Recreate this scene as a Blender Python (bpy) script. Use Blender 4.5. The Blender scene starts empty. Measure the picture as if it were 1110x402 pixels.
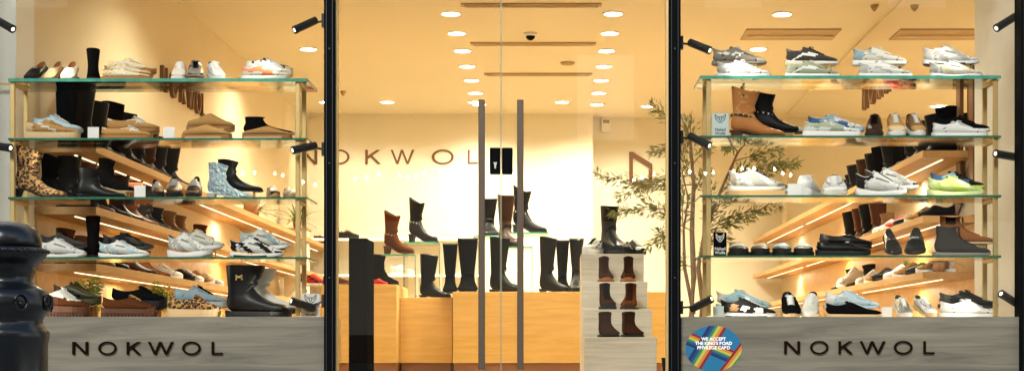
import bpy, math, random
from mathutils import Vector, Matrix, Euler, noise
R = math.radians
random.seed(7)
SC = bpy.context.scene
COL = SC.collection

# ------------------------------------------------------------------ camera
F, DC, EYE = 1640.0, 8.0, 0.5          # focal length in photo pixels, metres to the shopfront, eye height
cam_d = bpy.data.cameras.new('camera'); cam = bpy.data.objects.new('camera', cam_d); COL.objects.link(cam)
cam.location = (0, -DC, EYE); cam.rotation_euler = (R(90), 0, 0)
cam_d.sensor_width = 36; cam_d.lens = 36*F/1110
cam_d.shift_x = -45/1110; cam_d.shift_y = 172/1110
cam_d.clip_end = 500; cam_d.clip_start = 0.05
SC.camera = cam
# ------------------------------------------------------------------ world, sun, exposure
W = bpy.data.worlds.new("World"); SC.world = W; W.use_nodes = True
nt = W.node_tree; bg = nt.nodes['Background']
sky = nt.nodes.new('ShaderNodeTexSky'); sky.sky_type = 'NISHITA'; sky.sun_disc = False
sky.sun_elevation = R(20); sky.sun_rotation = R(150)
nt.links.new(sky.outputs[0], bg.inputs[0]); bg.inputs[1].default_value = 0.15
sd = bpy.data.lights.new('sun', 'SUN'); sun = bpy.data.objects.new('sun', sd); COL.objects.link(sun)
sd.energy = 2.1; sd.angle = R(20); sd.color = (1, .96, .9)
sun.rotation_euler = (R(55), 0, R(-18)); sun.location = (0, -20, 20)
SC.view_settings.view_transform = 'Standard'; SC.view_settings.look = 'None'
SC.view_settings.exposure = 1.0; SC.view_settings.gamma = 1
SC.cycles.use_denoising = True
SC.cycles.max_bounces = 7; SC.cycles.transparent_max_bounces = 24
SC.cycles.diffuse_bounces = 4; SC.cycles.glossy_bounces = 4
SC.cycles.sample_clamp_indirect = 4
WARM = (1.0, .92, .69); NEUT = (1.0, .92, .76)

def at(px, py, Y):
    k = (Y+DC)/F
    return Vector(((px-600)*k, Y, EYE+(373-py)*k))
def ax(px, Y): return (px-600)*(Y+DC)/F
def az(py, Y): return EYE+(373-py)*(Y+DC)/F

# ------------------------------------------------------------------ materials
MATS = {}
def nodes_of(m):
    m.use_nodes = True
    t = m.node_tree
    return t, t.nodes['Principled BSDF']
def mat(name, col, rough=.6, metal=0, var=.12, scale=60, bump=0.0, coat=0, bscale=None, spec=.5):
    if name in MATS: return MATS[name]
    m = bpy.data.materials.new(name); t, b = nodes_of(m)
    b.inputs['Roughness'].default_value = rough; b.inputs['Metallic'].default_value = metal
    b.inputs['Specular IOR Level'].default_value = spec
    if coat: b.inputs['Coat Weight'].default_value = coat; b.inputs['Coat Roughness'].default_value = .12
    tc = t.nodes.new('ShaderNodeTexCoord'); n = t.nodes.new('ShaderNodeTexNoise')
    n.inputs['Scale'].default_value = scale; n.inputs['Detail'].default_value = 4
    t.links.new(tc.outputs['Object'], n.inputs['Vector'])
    r = t.nodes.new('ShaderNodeMapRange'); r.inputs['To Min'].default_value = 1-var; r.inputs['To Max'].default_value = 1+var
    t.links.new(n.outputs['Fac'], r.inputs['Value'])
    mul = t.nodes.new('ShaderNodeVectorMath'); mul.operation = 'SCALE'
    mul.inputs[0].default_value = col[:3]; t.links.new(r.outputs[0], mul.inputs['Scale'])
    t.links.new(mul.outputs[0], b.inputs['Base Color'])
    if bump:
        n2 = t.nodes.new('ShaderNodeTexNoise'); n2.inputs['Scale'].default_value = bscale or scale*3
        t.links.new(tc.outputs['Object'], n2.inputs['Vector'])
        bp = t.nodes.new('ShaderNodeBump'); bp.inputs['Strength'].default_value = bump; bp.inputs['Distance'].default_value = .004 if scale != 8 else .05
        t.links.new(n2.outputs['Fac'], bp.inputs['Height']); t.links.new(bp.outputs[0], b.inputs['Normal'])
    MATS[name] = m; return m
def wood(name, c1, c2, axis='X', scale=3.0, stretch=14, rough=.45, fine=1.0):
    if name in MATS: return MATS[name]
    m = bpy.data.materials.new(name); t, b = nodes_of(m); b.inputs['Roughness'].default_value = rough
    tc = t.nodes.new('ShaderNodeTexCoord'); mp = t.nodes.new('ShaderNodeMapping')
    s = [scale*stretch]*3; s['XYZ'.index(axis)] = scale
    mp.inputs['Scale'].default_value = s
    t.links.new(tc.outputs['Object'], mp.inputs['Vector'])
    n = t.nodes.new('ShaderNodeTexNoise'); n.inputs['Scale'].default_value = 1.0; n.inputs['Detail'].default_value = 7
    n.inputs['Roughness'].default_value = .62; n.inputs['Distortion'].default_value = .9
    t.links.new(mp.outputs[0], n.inputs['Vector'])
    cr = t.nodes.new('ShaderNodeValToRGB'); cr.color_ramp.elements[0].position = .3; cr.color_ramp.elements[1].position = .68
    cr.color_ramp.elements[0].color = (*c1, 1); cr.color_ramp.elements[1].color = (*c2, 1)
    t.links.new(n.outputs['Fac'], cr.inputs[0])
    n3 = t.nodes.new('ShaderNodeTexNoise'); n3.inputs['Scale'].default_value = 900*fine
    t.links.new(tc.outputs['Object'], n3.inputs['Vector'])
    r = t.nodes.new('ShaderNodeMapRange'); r.inputs['To Min'].default_value = .86; r.inputs['To Max'].default_value = 1.14
    t.links.new(n3.outputs['Fac'], r.inputs['Value'])
    mul = t.nodes.new('ShaderNodeVectorMath'); mul.operation = 'SCALE'
    t.links.new(cr.outputs[0], mul.inputs[0]); t.links.new(r.outputs[0], mul.inputs['Scale'])
    t.links.new(mul.outputs[0], b.inputs['Base Color'])
    MATS[name] = m; return m
def emit(name, col, s):
    if name in MATS: return MATS[name]
    m = bpy.data.materials.new(name); t, b = nodes_of(m)
    b.inputs['Base Color'].default_value = (*col, 1)
    b.inputs['Emission Color'].default_value = (*col, 1); b.inputs['Emission Strength'].default_value = s
    MATS[name] = m; return m
def spots(name, base, dark, scale=70, thr=.33):
    if name in MATS: return MATS[name]
    m = bpy.data.materials.new(name); t, b = nodes_of(m); b.inputs['Roughness'].default_value = .8
    tc = t.nodes.new('ShaderNodeTexCoord'); v = t.nodes.new('ShaderNodeTexVoronoi'); v.inputs['Scale'].default_value = scale
    n = t.nodes.new('ShaderNodeTexNoise'); n.inputs['Scale'].default_value = scale*1.3
    mixv = t.nodes.new('ShaderNodeMix'); mixv.data_type = 'VECTOR'; mixv.inputs['Factor'].default_value = .02
    t.links.new(tc.outputs['Object'], mixv.inputs[4]); t.links.new(n.outputs['Color'], mixv.inputs[5])
    t.links.new(mixv.outputs[1], v.inputs['Vector'])
    cr = t.nodes.new('ShaderNodeValToRGB'); cr.color_ramp.interpolation = 'CONSTANT'
    e = cr.color_ramp.elements; e[0].position = 0; e[0].color = (base[0]*.6, base[1]*.45, base[2]*.35, 1)
    e[1].position = thr*.55; e[1].color = (*dark, 1); x = e.new(thr+.12); x.color = (*base, 1)
    t.links.new(v.outputs['Distance'], cr.inputs[0]); t.links.new(cr.outputs[0], b.inputs['Base Color'])
    MATS[name] = m; return m
def glassmat(name, tint=(1, 1, 1), f0=.04, gl=.0, rough=0.0):
    if name in MATS: return MATS[name]
    m = bpy.data.materials.new(name); m.use_nodes = True; t = m.node_tree; t.nodes.clear()
    o = t.nodes.new('ShaderNodeOutputMaterial'); mx = t.nodes.new('ShaderNodeMixShader')
    tr = t.nodes.new('ShaderNodeBsdfTransparent'); tr.inputs[0].default_value = (*tint, 1)
    g = t.nodes.new('ShaderNodeBsdfGlossy'); g.inputs['Roughness'].default_value = rough
    fr = t.nodes.new('ShaderNodeFresnel'); fr.inputs['IOR'].default_value = 1.5
    ad = t.nodes.new('ShaderNodeMath'); ad.operation = 'ADD'; ad.inputs[1].default_value = gl
    t.links.new(fr.outputs[0], ad.inputs[0])
    t.links.new(ad.outputs[0], mx.inputs[0]); t.links.new(tr.outputs[0], mx.inputs[1]); t.links.new(g.outputs[0], mx.inputs[2])
    t.links.new(mx.outputs[0], o.inputs[0]); MATS[name] = m; return m

M_glass = glassmat('window glass', (.985, .995, .985), gl=-.022)
M_shelf = glassmat('shelf glass', (.90, .97, .93), gl=.10, rough=.04)
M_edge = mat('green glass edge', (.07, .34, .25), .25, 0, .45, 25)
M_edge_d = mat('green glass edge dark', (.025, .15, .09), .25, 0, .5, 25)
M_black = mat('black powder coat', (.0025, .003, .0035), .7, 0, .3, 20, .1, spec=.03)
M_blackp = mat('black spotlight paint', (.012, .014, .016), .42, 0, .2, 40)
M_iron = mat('black gloss iron paint', (.0025, .004, .006), .3, 0, .3, 14, .22, coat=.12, bscale=26, spec=.3)
M_brass = mat('brushed brass', (.60, .44, .19), .42, .65, .15, 30)
M_steel = mat('brushed bronze steel', (.09, .066, .045), .45, .5, .15, 90)
M_wall = mat('cream wall paint', (.80, .75, .61), .85, 0, .03, 2)
M_tan = mat('warm plaster', (.76, .65, .45), .85, 0, .05, 2)
M_ceil = mat('ceiling paint', (.74, .66, .48), .85, 0, .03, 1.5)
M_slot = mat('ceiling slot', (.42, .29, .14), .7)
M_pier = mat('pale stone pier', (.86, .86, .80), .8, 0, .06, 9)
M_floor = mat('shop floor', (.45, .34, .22), .4, 0, .1, 4)
M_oak = wood('light oak', (.42, .225, .075), (.56, .33, .125), 'Y', 2.0, 10)
M_oakx = wood('light oak across', (.62, .37, .14), (.80, .54, .26), 'X', 2.0, 10)
M_oakz = wood('oak front', (.66, .38, .10), (.80, .51, .16), 'X', 1.6, 12)
M_grey = wood('grey wood grain', (.078, .070, .048), (.185, .168, .118), 'X', 1.3, 15, .6)
M_pale = wood('pale limed wood', (.50, .45, .35), (.70, .63, .50), 'X', 2.2, 18, .6)
M_kick = mat('kick plate', (.30, .13, .05), .5)
M_led = emit('led strip', (1, .84, .56), 1.0)
M_lamp = emit('downlight lens', (1, .88, .64), 9)
M_white = mat('white board', (.80, .80, .78), .6, 0, .02)
M_ink = mat('black ink', (.01, .01, .01), .6)
M_letter = mat('dark bronze letter', (.010, .004, .0025), .9, 0, .1, spec=0.0)
M_letterb = mat('brown letter', (.15, .06, .016), .5, 0, .1)
M_mirror = mat('bronze mirror', (.95, .92, .86), .03, 1.0, 0)
M_leaf = mat('olive leaf', (.17, .18, .06), .55, 0, .35, 30)
M_leafb = mat('bright fern', (.20, .28, .045), .6, 0, .3, 30)
M_bark = mat('olive bark', (.34, .22, .12), .8, 0, .3, 40, .4)
def leafmat(m, c):
    t = m.node_tree; o = t.nodes['Material Output']; p = t.nodes['Principled BSDF']; mx = t.nodes.new('ShaderNodeMixShader'); tr = t.nodes.new('ShaderNodeBsdfTranslucent')
    tr.inputs[0].default_value = (*c, 1); mx.inputs[0].default_value = .4
    t.links.new(p.outputs[0], mx.inputs[1]); t.links.new(tr.outputs[0], mx.inputs[2]); t.links.new(mx.outputs[0], o.inputs[0])
leafmat(M_leaf, (.34, .36, .08)); leafmat(M_leafb, (.40, .45, .06))
M_pot = mat('terracotta pot', (.45, .20, .08), .7)

PAL = dict(white=(.82, .82, .80), cream=(.80, .68, .45), offwhite=(.74, .72, .64), black=(.006, .006, .0065), suedeblack=(.007, .006, .006),
    char=(.05, .045, .042), grey=(.26, .23, .19), lgrey=(.52, .52, .49), tan=(.50, .28, .10), beige=(.68, .50, .28), gum=(.36, .17, .05),
    brown=(.10, .034, .013), rust=(.30, .105, .03), dbrown=(.038, .016, .009), aqua=(.42, .66, .66), iceblue=(.52, .68, .76), blue=(.05, .13, .30),
    steelb=(.30, .42, .50), lime=(.62, .78, .16), limel=(.74, .84, .40), saddle=(.45, .17, .045), coral=(.80, .25, .12), sage=(.38, .42, .30), silver=(.62, .62, .60), olive=(.06, .055, .022),
    red=(.45, .03, .02), gold=(.55, .38, .12), bronze=(.24, .13, .06), pink=(.72, .45, .36))
FIN = dict(suede=(.95, 0, .3, 0), leather=(.40, 0, .2, .05), patent=(.12, 0, .1, .8), mesh=(.8, 0, .5, 0), rubber=(.6, 0, .15, 0), metal=(.28, .75, .6, 0), foil=(.25, .6, .9, 0))
def cm(c, fin='mesh'):
    key = 'shoe %s %s' % (c, fin)
    if c == 'leopard': return spots('leopard print', (.52, .28, .09), (.012, .008, .005), 17, .40)
    if c == 'fauxred': c = 'rust'
    f = FIN[fin]
    return mat(key, PAL[c], f[0], f[1], .22 if fin != 'rubber' else .08, 45 if fin != 'foil' else 8, f[2], f[3], 160 if fin not in ('foil', 'leather') else 14 if fin == 'foil' else 30, spec=0.0 if fin == 'suede' else .45 if fin == 'patent' else .18 if fin == 'leather' else .3)

# ------------------------------------------------------------------ mesh helpers
class MB:
    def __init__(s): s.v = []; s.f = []; s.m = []; s.mats = []
    def mi(s, m):
        if m not in s.mats: s.mats.append(m)
        return s.mats.index(m)
    def add(s, vs, fs, m):
        o = len(s.v); s.v += [Vector(v) for v in vs]
        k = s.mi(m)
        for f in fs: s.f.append([i+o for i in f]); s.m.append(k)
    def box(s, x0, x1, y0, y1, z0, z1, m):
        vs = [(x, y, z) for z in (z0, z1) for y in (y0, y1) for x in (x0, x1)]
        s.add(vs, [(0, 2, 3, 1), (4, 5, 7, 6), (0, 1, 5, 4), (2, 6, 7, 3), (0, 4, 6, 2), (1, 3, 7, 5)], m)
    def loft(s, rings, m, cap0=True, cap1=True, matfn=None, closed=True):
        o = len(s.v); n = len(rings[0]); k = s.mi(m)
        for r in rings: s.v += [Vector(p) for p in r]
        for i in range(len(rings)-1):
            for j in range(n if closed else n-1):
                a, b = o+i*n+j, o+i*n+(j+1) % n
                f = [a, b, b+n, a+n]; s.f.append(f)
                if matfn:
                    c = (s.v[a]+s.v[b]+s.v[b+n]+s.v[a+n])/4; s.m.append(s.mi(matfn(c) or m))
                else: s.m.append(k)
        if cap0: s.f.append(list(range(o, o+n))[::-1]); s.m.append(k)
        if cap1: e = o+(len(rings)-1)*n; s.f.append(list(range(e, e+n))); s.m.append(k)
    def tube(s, pts, r, m, n=8, caps=True):
        pts = [Vector(p) for p in pts]; rr = r if isinstance(r, (list, tuple)) else [r]*len(pts)
        rings = []
        for i, p in enumerate(pts):
            d = (pts[min(i+1, len(pts)-1)]-pts[max(i-1, 0)]).normalized()
            u = d.cross(Vector((0, 0, 1)))
            if u.length < .05: u = d.cross(Vector((1, 0, 0)))
            u.normalize(); w = d.cross(u)
            rings.append([p+u*math.cos(2*math.pi*j/n)*rr[i]+w*math.sin(2*math.pi*j/n)*rr[i] for j in range(n)])
        s.loft(rings, m, caps, caps)
    def lathe(s, prof, m, n=32, c=(0, 0, 0)):
        rings = [[(c[0]+r*math.cos(2*math.pi*j/n), c[1]+r*math.sin(2*math.pi*j/n), c[2]+z) for j in range(n)] for r, z in prof]
        s.loft(rings, m)
    def prism(s, poly, y0, y1, m):      # poly of (x,z)
        n = len(poly)
        vs = [(x, y0, z) for x, z in poly]+[(x, y1, z) for x, z in poly]
        fs = [list(range(n)), list(range(n, 2*n))[::-1]]+[[i, i+n, (i+1) % n+n, (i+1) % n] for i in range(n)]
        s.add(vs, fs, m)
    def mesh(s, name, smooth=False):
        me = bpy.data.meshes.new(name); me.from_pydata([tuple(v) for v in s.v], [], s.f)
        for m in s.mats: me.materials.append(m)
        me.polygons.foreach_set('material_index', s.m)
        if smooth: me.polygons.foreach_set('use_smooth', [True]*len(me.polygons))
        me.update(); return me
    def build(s, name, parent=None, smooth=False, bevel=0, angle=False):
        me = s.mesh(name, smooth)
        o = bpy.data.objects.new(name, me); COL.objects.link(o)
        if parent: o.parent = parent
        if bevel:
            b = o.modifiers.new('bevel', 'BEVEL'); b.width = bevel; b.segments = 2; b.limit_method = 'ANGLE'
        return o
def tag(o, label=None, cat=None, group=None, kind=None):
    if label: o['label'] = label
    if cat: o['category'] = cat
    if group: o['group'] = group
    if kind: o['kind'] = kind
    return o
def empty(name, loc=(0, 0, 0), rz=0, label=None, cat=None, group=None):
    o = bpy.data.objects.new(name, None); COL.objects.link(o); o.location = loc; o.rotation_euler = (0, 0, rz)
    o.empty_display_size = .05
    return tag(o, label, cat, group)
def struct(mb, name): return tag(mb.build(name), kind='structure')
def bx(name, x0, x1, y0, y1, z0, z1, m, parent=None, bevel=0):
    b = MB(); b.box(x0, x1, y0, y1, z0, z1, m); return b.build(name, parent, bevel=bevel)
def lamp(kind, loc, power, col=WARM, size=.2, rot=(0, 0, 0), spot=None, parent=None, name='lamp'):
    d = bpy.data.lights.new(name, kind); d.energy = power; d.color = col
    if kind == 'AREA': d.shape = 'DISK'; d.size = size
    else: d.shadow_soft_size = size
    if spot: d.spot_size = spot; d.spot_blend = .7
    o = bpy.data.objects.new(name, d); COL.objects.link(o); o.location = loc; o.rotation_euler = rot
    if parent: o.parent = parent
    return o
def aim(o, tgt):
    o.rotation_euler = (Vector(tgt)-o.location).to_track_quat('-Z', 'Y').to_euler()

# ------------------------------------------------------------------ setting
XL, XR, YB, ZC, ZF = -3.02, 2.80, 10.2, 3.27, .12
b = MB(); b.box(-60, 60, -60, 0.0, -.2, 0, mat('road asphalt', (.05, .05, .05), .9)); struct(b, 'road')
b = MB(); b.box(-60, 60, -4.5, 0.0, .001, .10, mat('pavement stone', (.28, .27, .25), .8)); struct(b, 'pavement')
b = MB(); b.box(XL-.3, 4.6, 0.02, 11.2, -.1, ZF, M_floor); struct(b, 'floor')
b = MB(); b.box(XL-.3, 4.6, .0, 11.2, ZC, ZC+.25, M_ceil); struct(b, 'ceiling')
b = MB(); b.box(XL-.25, XL, .8, YB, ZF, ZC, M_tan); struct(b, 'wall_left')
b = MB(); b.box(XR, XR+.2, 1.45, YB+.6, ZF, ZC, M_tan); struct(b, 'wall_right')
b = MB(); b.box(XL-.25, ax(643, YB), YB, YB+.7, ZF, ZC, M_wall); b.box(ax(643, YB), XR+.2, YB+.35, YB+.7, ZF, ZC, M_wall); struct(b, 'wall_back')
b = MB(); b.box(-3.9, XL, .5, .8, ZF, ZC, M_pier); struct(b, 'wall_pier_left')
b = MB(); b.box(ax(1089, 1.2), 4.2, 1.2, 1.45, ZF, ZC, M_pier); b.box(2.56, 4.2, .25, 1.199, ZF, ZC, M_pier); struct(b, 'wall_pier_right')
# outside of the building, above and beside the shopfront
b = MB(); b.box(-9, -3.35, -.1, .6, .1, 3.2, M_pier); b.box(2.56, 9, -.1, .25, .1, 3.2, M_pier); b.box(-9, 9, -.12, .5, 3.2, 7, M_pier); struct(b, 'wall_facade')

# terrace across the street (behind the camera; the shop glass mirrors it)
M_brickd = mat('sooty brick', (.10, .055, .035), .9, 0, .3, 6)
M_stone2 = mat('weathered stone', (.22, .20, .17), .85, 0, .15, 3)
M_dglass = mat('dark window glass', (.01, .012, .015), .15)
b = MB(); b.box(-60, 60, -27, -21.0, .001, .10, mat('pavement stone', (.28, .27, .25), .8)); struct(b, 'pavement')
for i in range(5):
    x0 = -30+12*i
    e = empty('terraced_house', (x0+6, -24, .1), 0, 'sooty brick terraced house across the street, %s from the west end, outside the picture' % ('first', 'second', 'third', 'fourth', 'fifth')[i], 'building', 'brick houses across the street')
    bx('wall', -5.99, 5.99, -6, 0, 0, 13.5, M_brickd, e); bx('cornice', -5.99, 5.99, .001, .25, 13.0, 13.5, M_stone2, e); bx('shop_fascia', -5.7, 5.7, .001, .12, 3.1, 3.9, M_stone2, e)
    bx('shop_window', -5.0, 1.5, .001, .03, .6, 3.0, emit('shop window added glow', (1, .82, .58), .15), e); bx('door', 2.6, 3.7, .001, .03, 0, 2.6, M_blackp if 'M_blackp' in globals() else M_black, e)  # window glow is added, unseen, for faint reflections in the shop glass
    for r_ in range(3):
        for c_ in range(4):
            w_ = bx('window', -4.9+2.7*c_, -3.7+2.7*c_, .001, .03, 4.7+2.8*r_, 6.5+2.8*r_, M_dglass if (i*7+r_*3+c_*5) % 4 else emit('upper window added glow', (1, .85, .65), 1.0), e)
            bx('sill', -5.0+2.7*c_, -3.6+2.7*c_, .0305, .12, 4.6+2.8*r_, 4.7+2.8*r_, M_stone2, w_)
# window frame posts
def post(x0, x1, label):
    e = empty('window_post', ((x0+x1)/2, 0, .1), 0, label, 'window post', 'black posts of the shopfront')
    w = (x1-x0)/2
    bx('post_body', -w, w, -.06, .06, 0, 3.1, M_black, e, .004)
    gk = MB(); [gk.box(s_*w*.55-.0015, s_*w*.55+.0015, -.0625, -.0605, 0, 3.1, M_blackp) for s_ in (-1, 1)]; gk.build('gasket', e)
    for zz_ in (.75, 1.35, 1.95, 2.55):
        sc_ = MB(); sc_.tube([(0, -.0603, zz_), (0, -.0625, zz_)], .004, M_steel, 10); sc_.build('screw', e)
    return e
e = post(ax(351, -.06), ax(363, -.06), 'black metal post between the left window and the glass door')
bx('brass_strip', ax(363.3, -.03)-e.location.x, ax(365.6, -.03)-e.location.x, -.03, .03, 0, 3.1, M_brass, e)
e = post(ax(725, -.06), ax(738, -.06), 'black metal post between the glass door and the right window')
bx('brass_strip', ax(722.2, -.03)-e.location.x, ax(724.6, -.03)-e.location.x, -.03, .03, 0, 3.1, M_brass, e)
post(ax(1107, -.06), ax(1121, -.06), 'black metal post at the right edge of the shopfront, mostly cut off')
post(-3.32, -3.24, 'black metal post at the left end of the shopfront, out of frame')
PL0, PL1 = ax(351, -.06), ax(363, -.06); PR0, PR1 = ax(725, -.06), ax(738, -.06)
tag(bx('head_beam', -3.32, 2.56, -.05, .05, 2.95, 3.2, M_black), 'black horizontal head beam over the shopfront windows, above the picture', 'beam')
# glass panes (single sheets)
def pane(name, x0, x1, z0, z1, y, label, cat, parent=None):
    mb = MB(); mb.box(x0, x1, y-.003, y+.003, z0, z1, M_glass)
    o = mb.build(name, parent)
    if label: tag(o, label, cat)
    return o
pane('window_pane', -3.24, PL0, .645, 2.95, 0.03, 'large clear glass pane of the left shoe display window', 'window')
pane('window_pane', PR1, ax(1107, -.06), .645, 2.95, 0.03, 'large clear glass pane of the right shoe display window', 'window')
def door(x0, x1, hx, lx, label):
    e = empty('glass_door', (x0, 0, .12), 0, label, 'door', 'pair of glass entrance doors')
    pane('door_pane', 0, x1-x0, .02, 2.83, 0, None, None, e)
    xe = (x1-x0-.0015) if hx < lx else -.0015
    bx('glass_edge', xe, xe+.003, -.0055, .0055, .02, 2.83, mat('pale glass edge', (.22, .24, .16), .3), e)
    for zz_ in (.02, 2.75): bx('patch_fitting', (0 if hx < lx else x1-x0-.16), (.16 if hx < lx else x1-x0), -.014, .014, zz_-.01, zz_+.09, M_steel, e, .002)
    h = MB(); h.box(hx-.017, hx+.017, -.085, -.047, .25, az(108, -.08)-.12, M_steel)
    ho = h.build('door_handle', e, bevel=.004); ho.location.x = -x0
    m2 = MB(); [m2.box(hx-.009, hx+.009, -.047, .05, z, z+.018, M_steel) for z in (.5, 1.45)]
    mo = m2.build('handle_mount', ho)
    k = MB(); k.box(lx-.028, lx+.028, -.03, .03, az(188, -.03)-.12, az(160, -.03)-.12, M_black)
    ko = k.build('door_lock', e, bevel=.004); ko.location.x = -x0
    return ko
k1 = door(ax(366, 0), ax(542.4, 0), ax(522, -.08), ax(536.6, -.03), 'left glass door leaf with tall bronze bar handle and black lock')
door(ax(543.6, 0), ax(722, 0), ax(564, -.08), ax(549.8, -.03), 'right glass door leaf with tall bronze bar handle and black lock')
kk = MB(); kx = ax(536.8, -.034); kz = az(180, -.034)-.12
kk.prism([(kx-.009, kz+.02), (kx+.009, kz+.02), (kx+.004, kz+.002), (kx+.004, kz-.012), (kx-.004, kz-.012), (kx-.004, kz+.002)], -.036, -.0305, mat('key plate', (.5, .5, .48), .4, .6))
kk.build('keyhole', k1)

# ------------------------------------------------------------------ shop ceiling details
row = []
for k in range(7):
    for (X, side) in ((-.86, 'left'), (.50, 'right')):
        row.append((X, 4.68+.8*k, side, k))
row += [(1.92, 4.70, 'far right', 0), (1.92, 6.2, 'far right', 1), (-2.3, 6.2, 'far left', 0), (1.92, 2.6, 'far right front', 2), (-2.0, 2.6, 'far left front', 2), (-3.16, .28, 'pier left', 0), (-1.9, 9.3, 'washer', 0), (-.9, 9.3, 'washer', 1), (.1, 9.3, 'washer', 2), (1.1, 9.6, 'washer', 3), (-2.6, 9.3, 'washer', 4), (2.72, .75, 'pier right', 0)]+[(x, .07, 'added fill', i) for i, x in enumerate((-2.75, -2.15, -1.55, 1.0, 1.6, 2.2))]  # window-top and pier lights are unseen fill, added to brighten shoes and piers
ordn = ['nearest', 'second', 'third', 'fourth', 'fifth', 'sixth', 'farthest']
for X, Y, side, k in row:
    if side in ('left', 'right'):
        lb = '%s round ceiling downlight in the %s row above the counters' % (ordn[k], side)
    else:
        lb = {('far right', 0): 'round downlight above the right window, nearer one near the picture top', ('far right', 1): 'round downlight above the right window, second one by the ceiling slot',
              ('far left', 0): 'round downlight seen in the left window beside the upper spotlight', ('far right front', 2): 'round downlight over the right display, above the picture',
              **{('added fill', i): 'small round soffit downlight over the %s window, %s of three, above the picture' % (('left', 'right')[i//3], ('leftmost', 'middle', 'rightmost')[i % 3]) for i in range(6)},
              **{('washer', i): 'small wall washer light over the back wall, %s' % ('above the letter O', 'above the letter W', 'above the door locks', 'above the hexagon emblem', 'above the left back corner')[i] for i in range(5)},
              ('pier left', 0): 'added fill downlight over the pale left pier, above the picture', ('pier right', 0): 'added fill downlight over the pale right pier, above the picture',
              ('far left front', 2): 'round downlight over the left display, above the picture'}[(side, k)]
    e = empty('downlight', (X, Y, ZC), 0, lb, 'ceiling light', 'round ceiling downlights')
    m = MB(); m.lathe([(.001, -.006), (.075, -.006), (.075, -.002), (.001, -.002)], M_lamp, 20); m.build('lens', e)
    m = MB(); m.lathe([(.076, -.001), (.076, -.010), (.092, -.004), (.092, -.001)], M_white, 20); m.build('rim', e)
    if side == 'washer':
        l = lamp('SPOT', (0, 0, -.03), 30, (1, .92, .68), .08, spot=R(95), parent=e); l.rotation_euler = (R(27), 0, 0); continue
    lamp('SPOT', (0, 0, -.03), (60 if k > 4 else 88) if side in ('left', 'right') else 60 if 'pier' in side else 70 if side == 'added fill' else 75, NEUT if side == 'added fill' else WARM, .06, spot=R(150), parent=e)
for (x0, x1, py, Y, lb) in ((500, 652, 5, 4.75, 'nearest'), (510, 646, 47, 6.2, 'middle'), (525, 642, 80, 7.9, 'farthest')):
    pass
def slot(x0, x1, Y, w, lb):
    e = empty('ceiling_slot', ((x0+x1)/2, Y, ZC), 0, lb, 'ceiling slot', 'dark track slots in the ceiling')
    h = (x1-x0)/2
    bx('slot_frame', -h, h, -w/2, w/2, -.012, -.001, M_slot, e)
    bx('slot_track', -h+.03, h-.03, -.012, .012, -.03, -.0125, M_tan, e)
def Yc(py): return (ZC-EYE)*F/(373-py)-DC
slot(ax(500, Yc(5)), ax(652, Yc(5)), Yc(5), .10, 'dark slot across the ceiling near the top of the doorway')
slot(ax(510, Yc(47)), ax(646, Yc(47)), Yc(47), .10, 'dark slot across the ceiling above the doors, middle one')
slot(ax(525, Yc(80)), ax(642, Yc(80)), Yc(80), .10, 'faint slot across the ceiling above the doors, farthest one')
slot(ax(806, Yc(37)), ax(907, Yc(37)), Yc(37), .45, 'wide dark slot in the ceiling above the right window display')
e = empty('smoke_detector', (ax(575, Yc(36)), Yc(36), ZC), 0, 'small dark dome camera on the ceiling above the doors', 'camera dome')
m = MB(); m.lathe([(.06, -.001), (.06, -.02), (.045, -.03)], M_white, 20); m.build('base', e)
m = MB(); m.lathe([(.042, -.03), (.036, -.05), (.015, -.065), (.001, -.067)], M_black, 20); m.build('dome', e, True)
for px, py, lb in ((615, 68, 'pale round vent in the ceiling behind the door handles'), (948, 6, 'small sprinkler head on the ceiling, left of two in right window'), (1030, 6, 'small sprinkler head on the ceiling, right of two in right window'), (372, 99, 'small sprinkler head on the ceiling just right of the left post')):
    m = MB(); Y = Yc(py); m.lathe([(.07 if px == 615 else .035, -.001), (.06 if px == 615 else .03, -.02), (.01, -.05 if px != 615 else -.03)], M_slot, 16, (ax(px, Y), Y, ZC))
    tag(m.build('ceiling_fitting', smooth=True), lb, 'ceiling fitting')
# alarm box on back wall
e = empty('alarm_box', at(657, 136, YB+.34), 0, 'small pale alarm box high on the wall left of the olive tree', 'alarm')
bx('case', -.055, .055, -.05, -.001, -.09, .09, M_pier, e, .006); bx('grille', -.04, .04, -.056, -.051, .02, .06, M_slot, e)
# bulkhead strip over the back wall
tag(bx('cornice', ax(330, YB), ax(643, YB), YB-.05, YB-.001, az(120, YB-.05), az(115, YB-.05), M_wall), 'thin pale cornice line along the top of the back wall', 'cornice')

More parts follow.
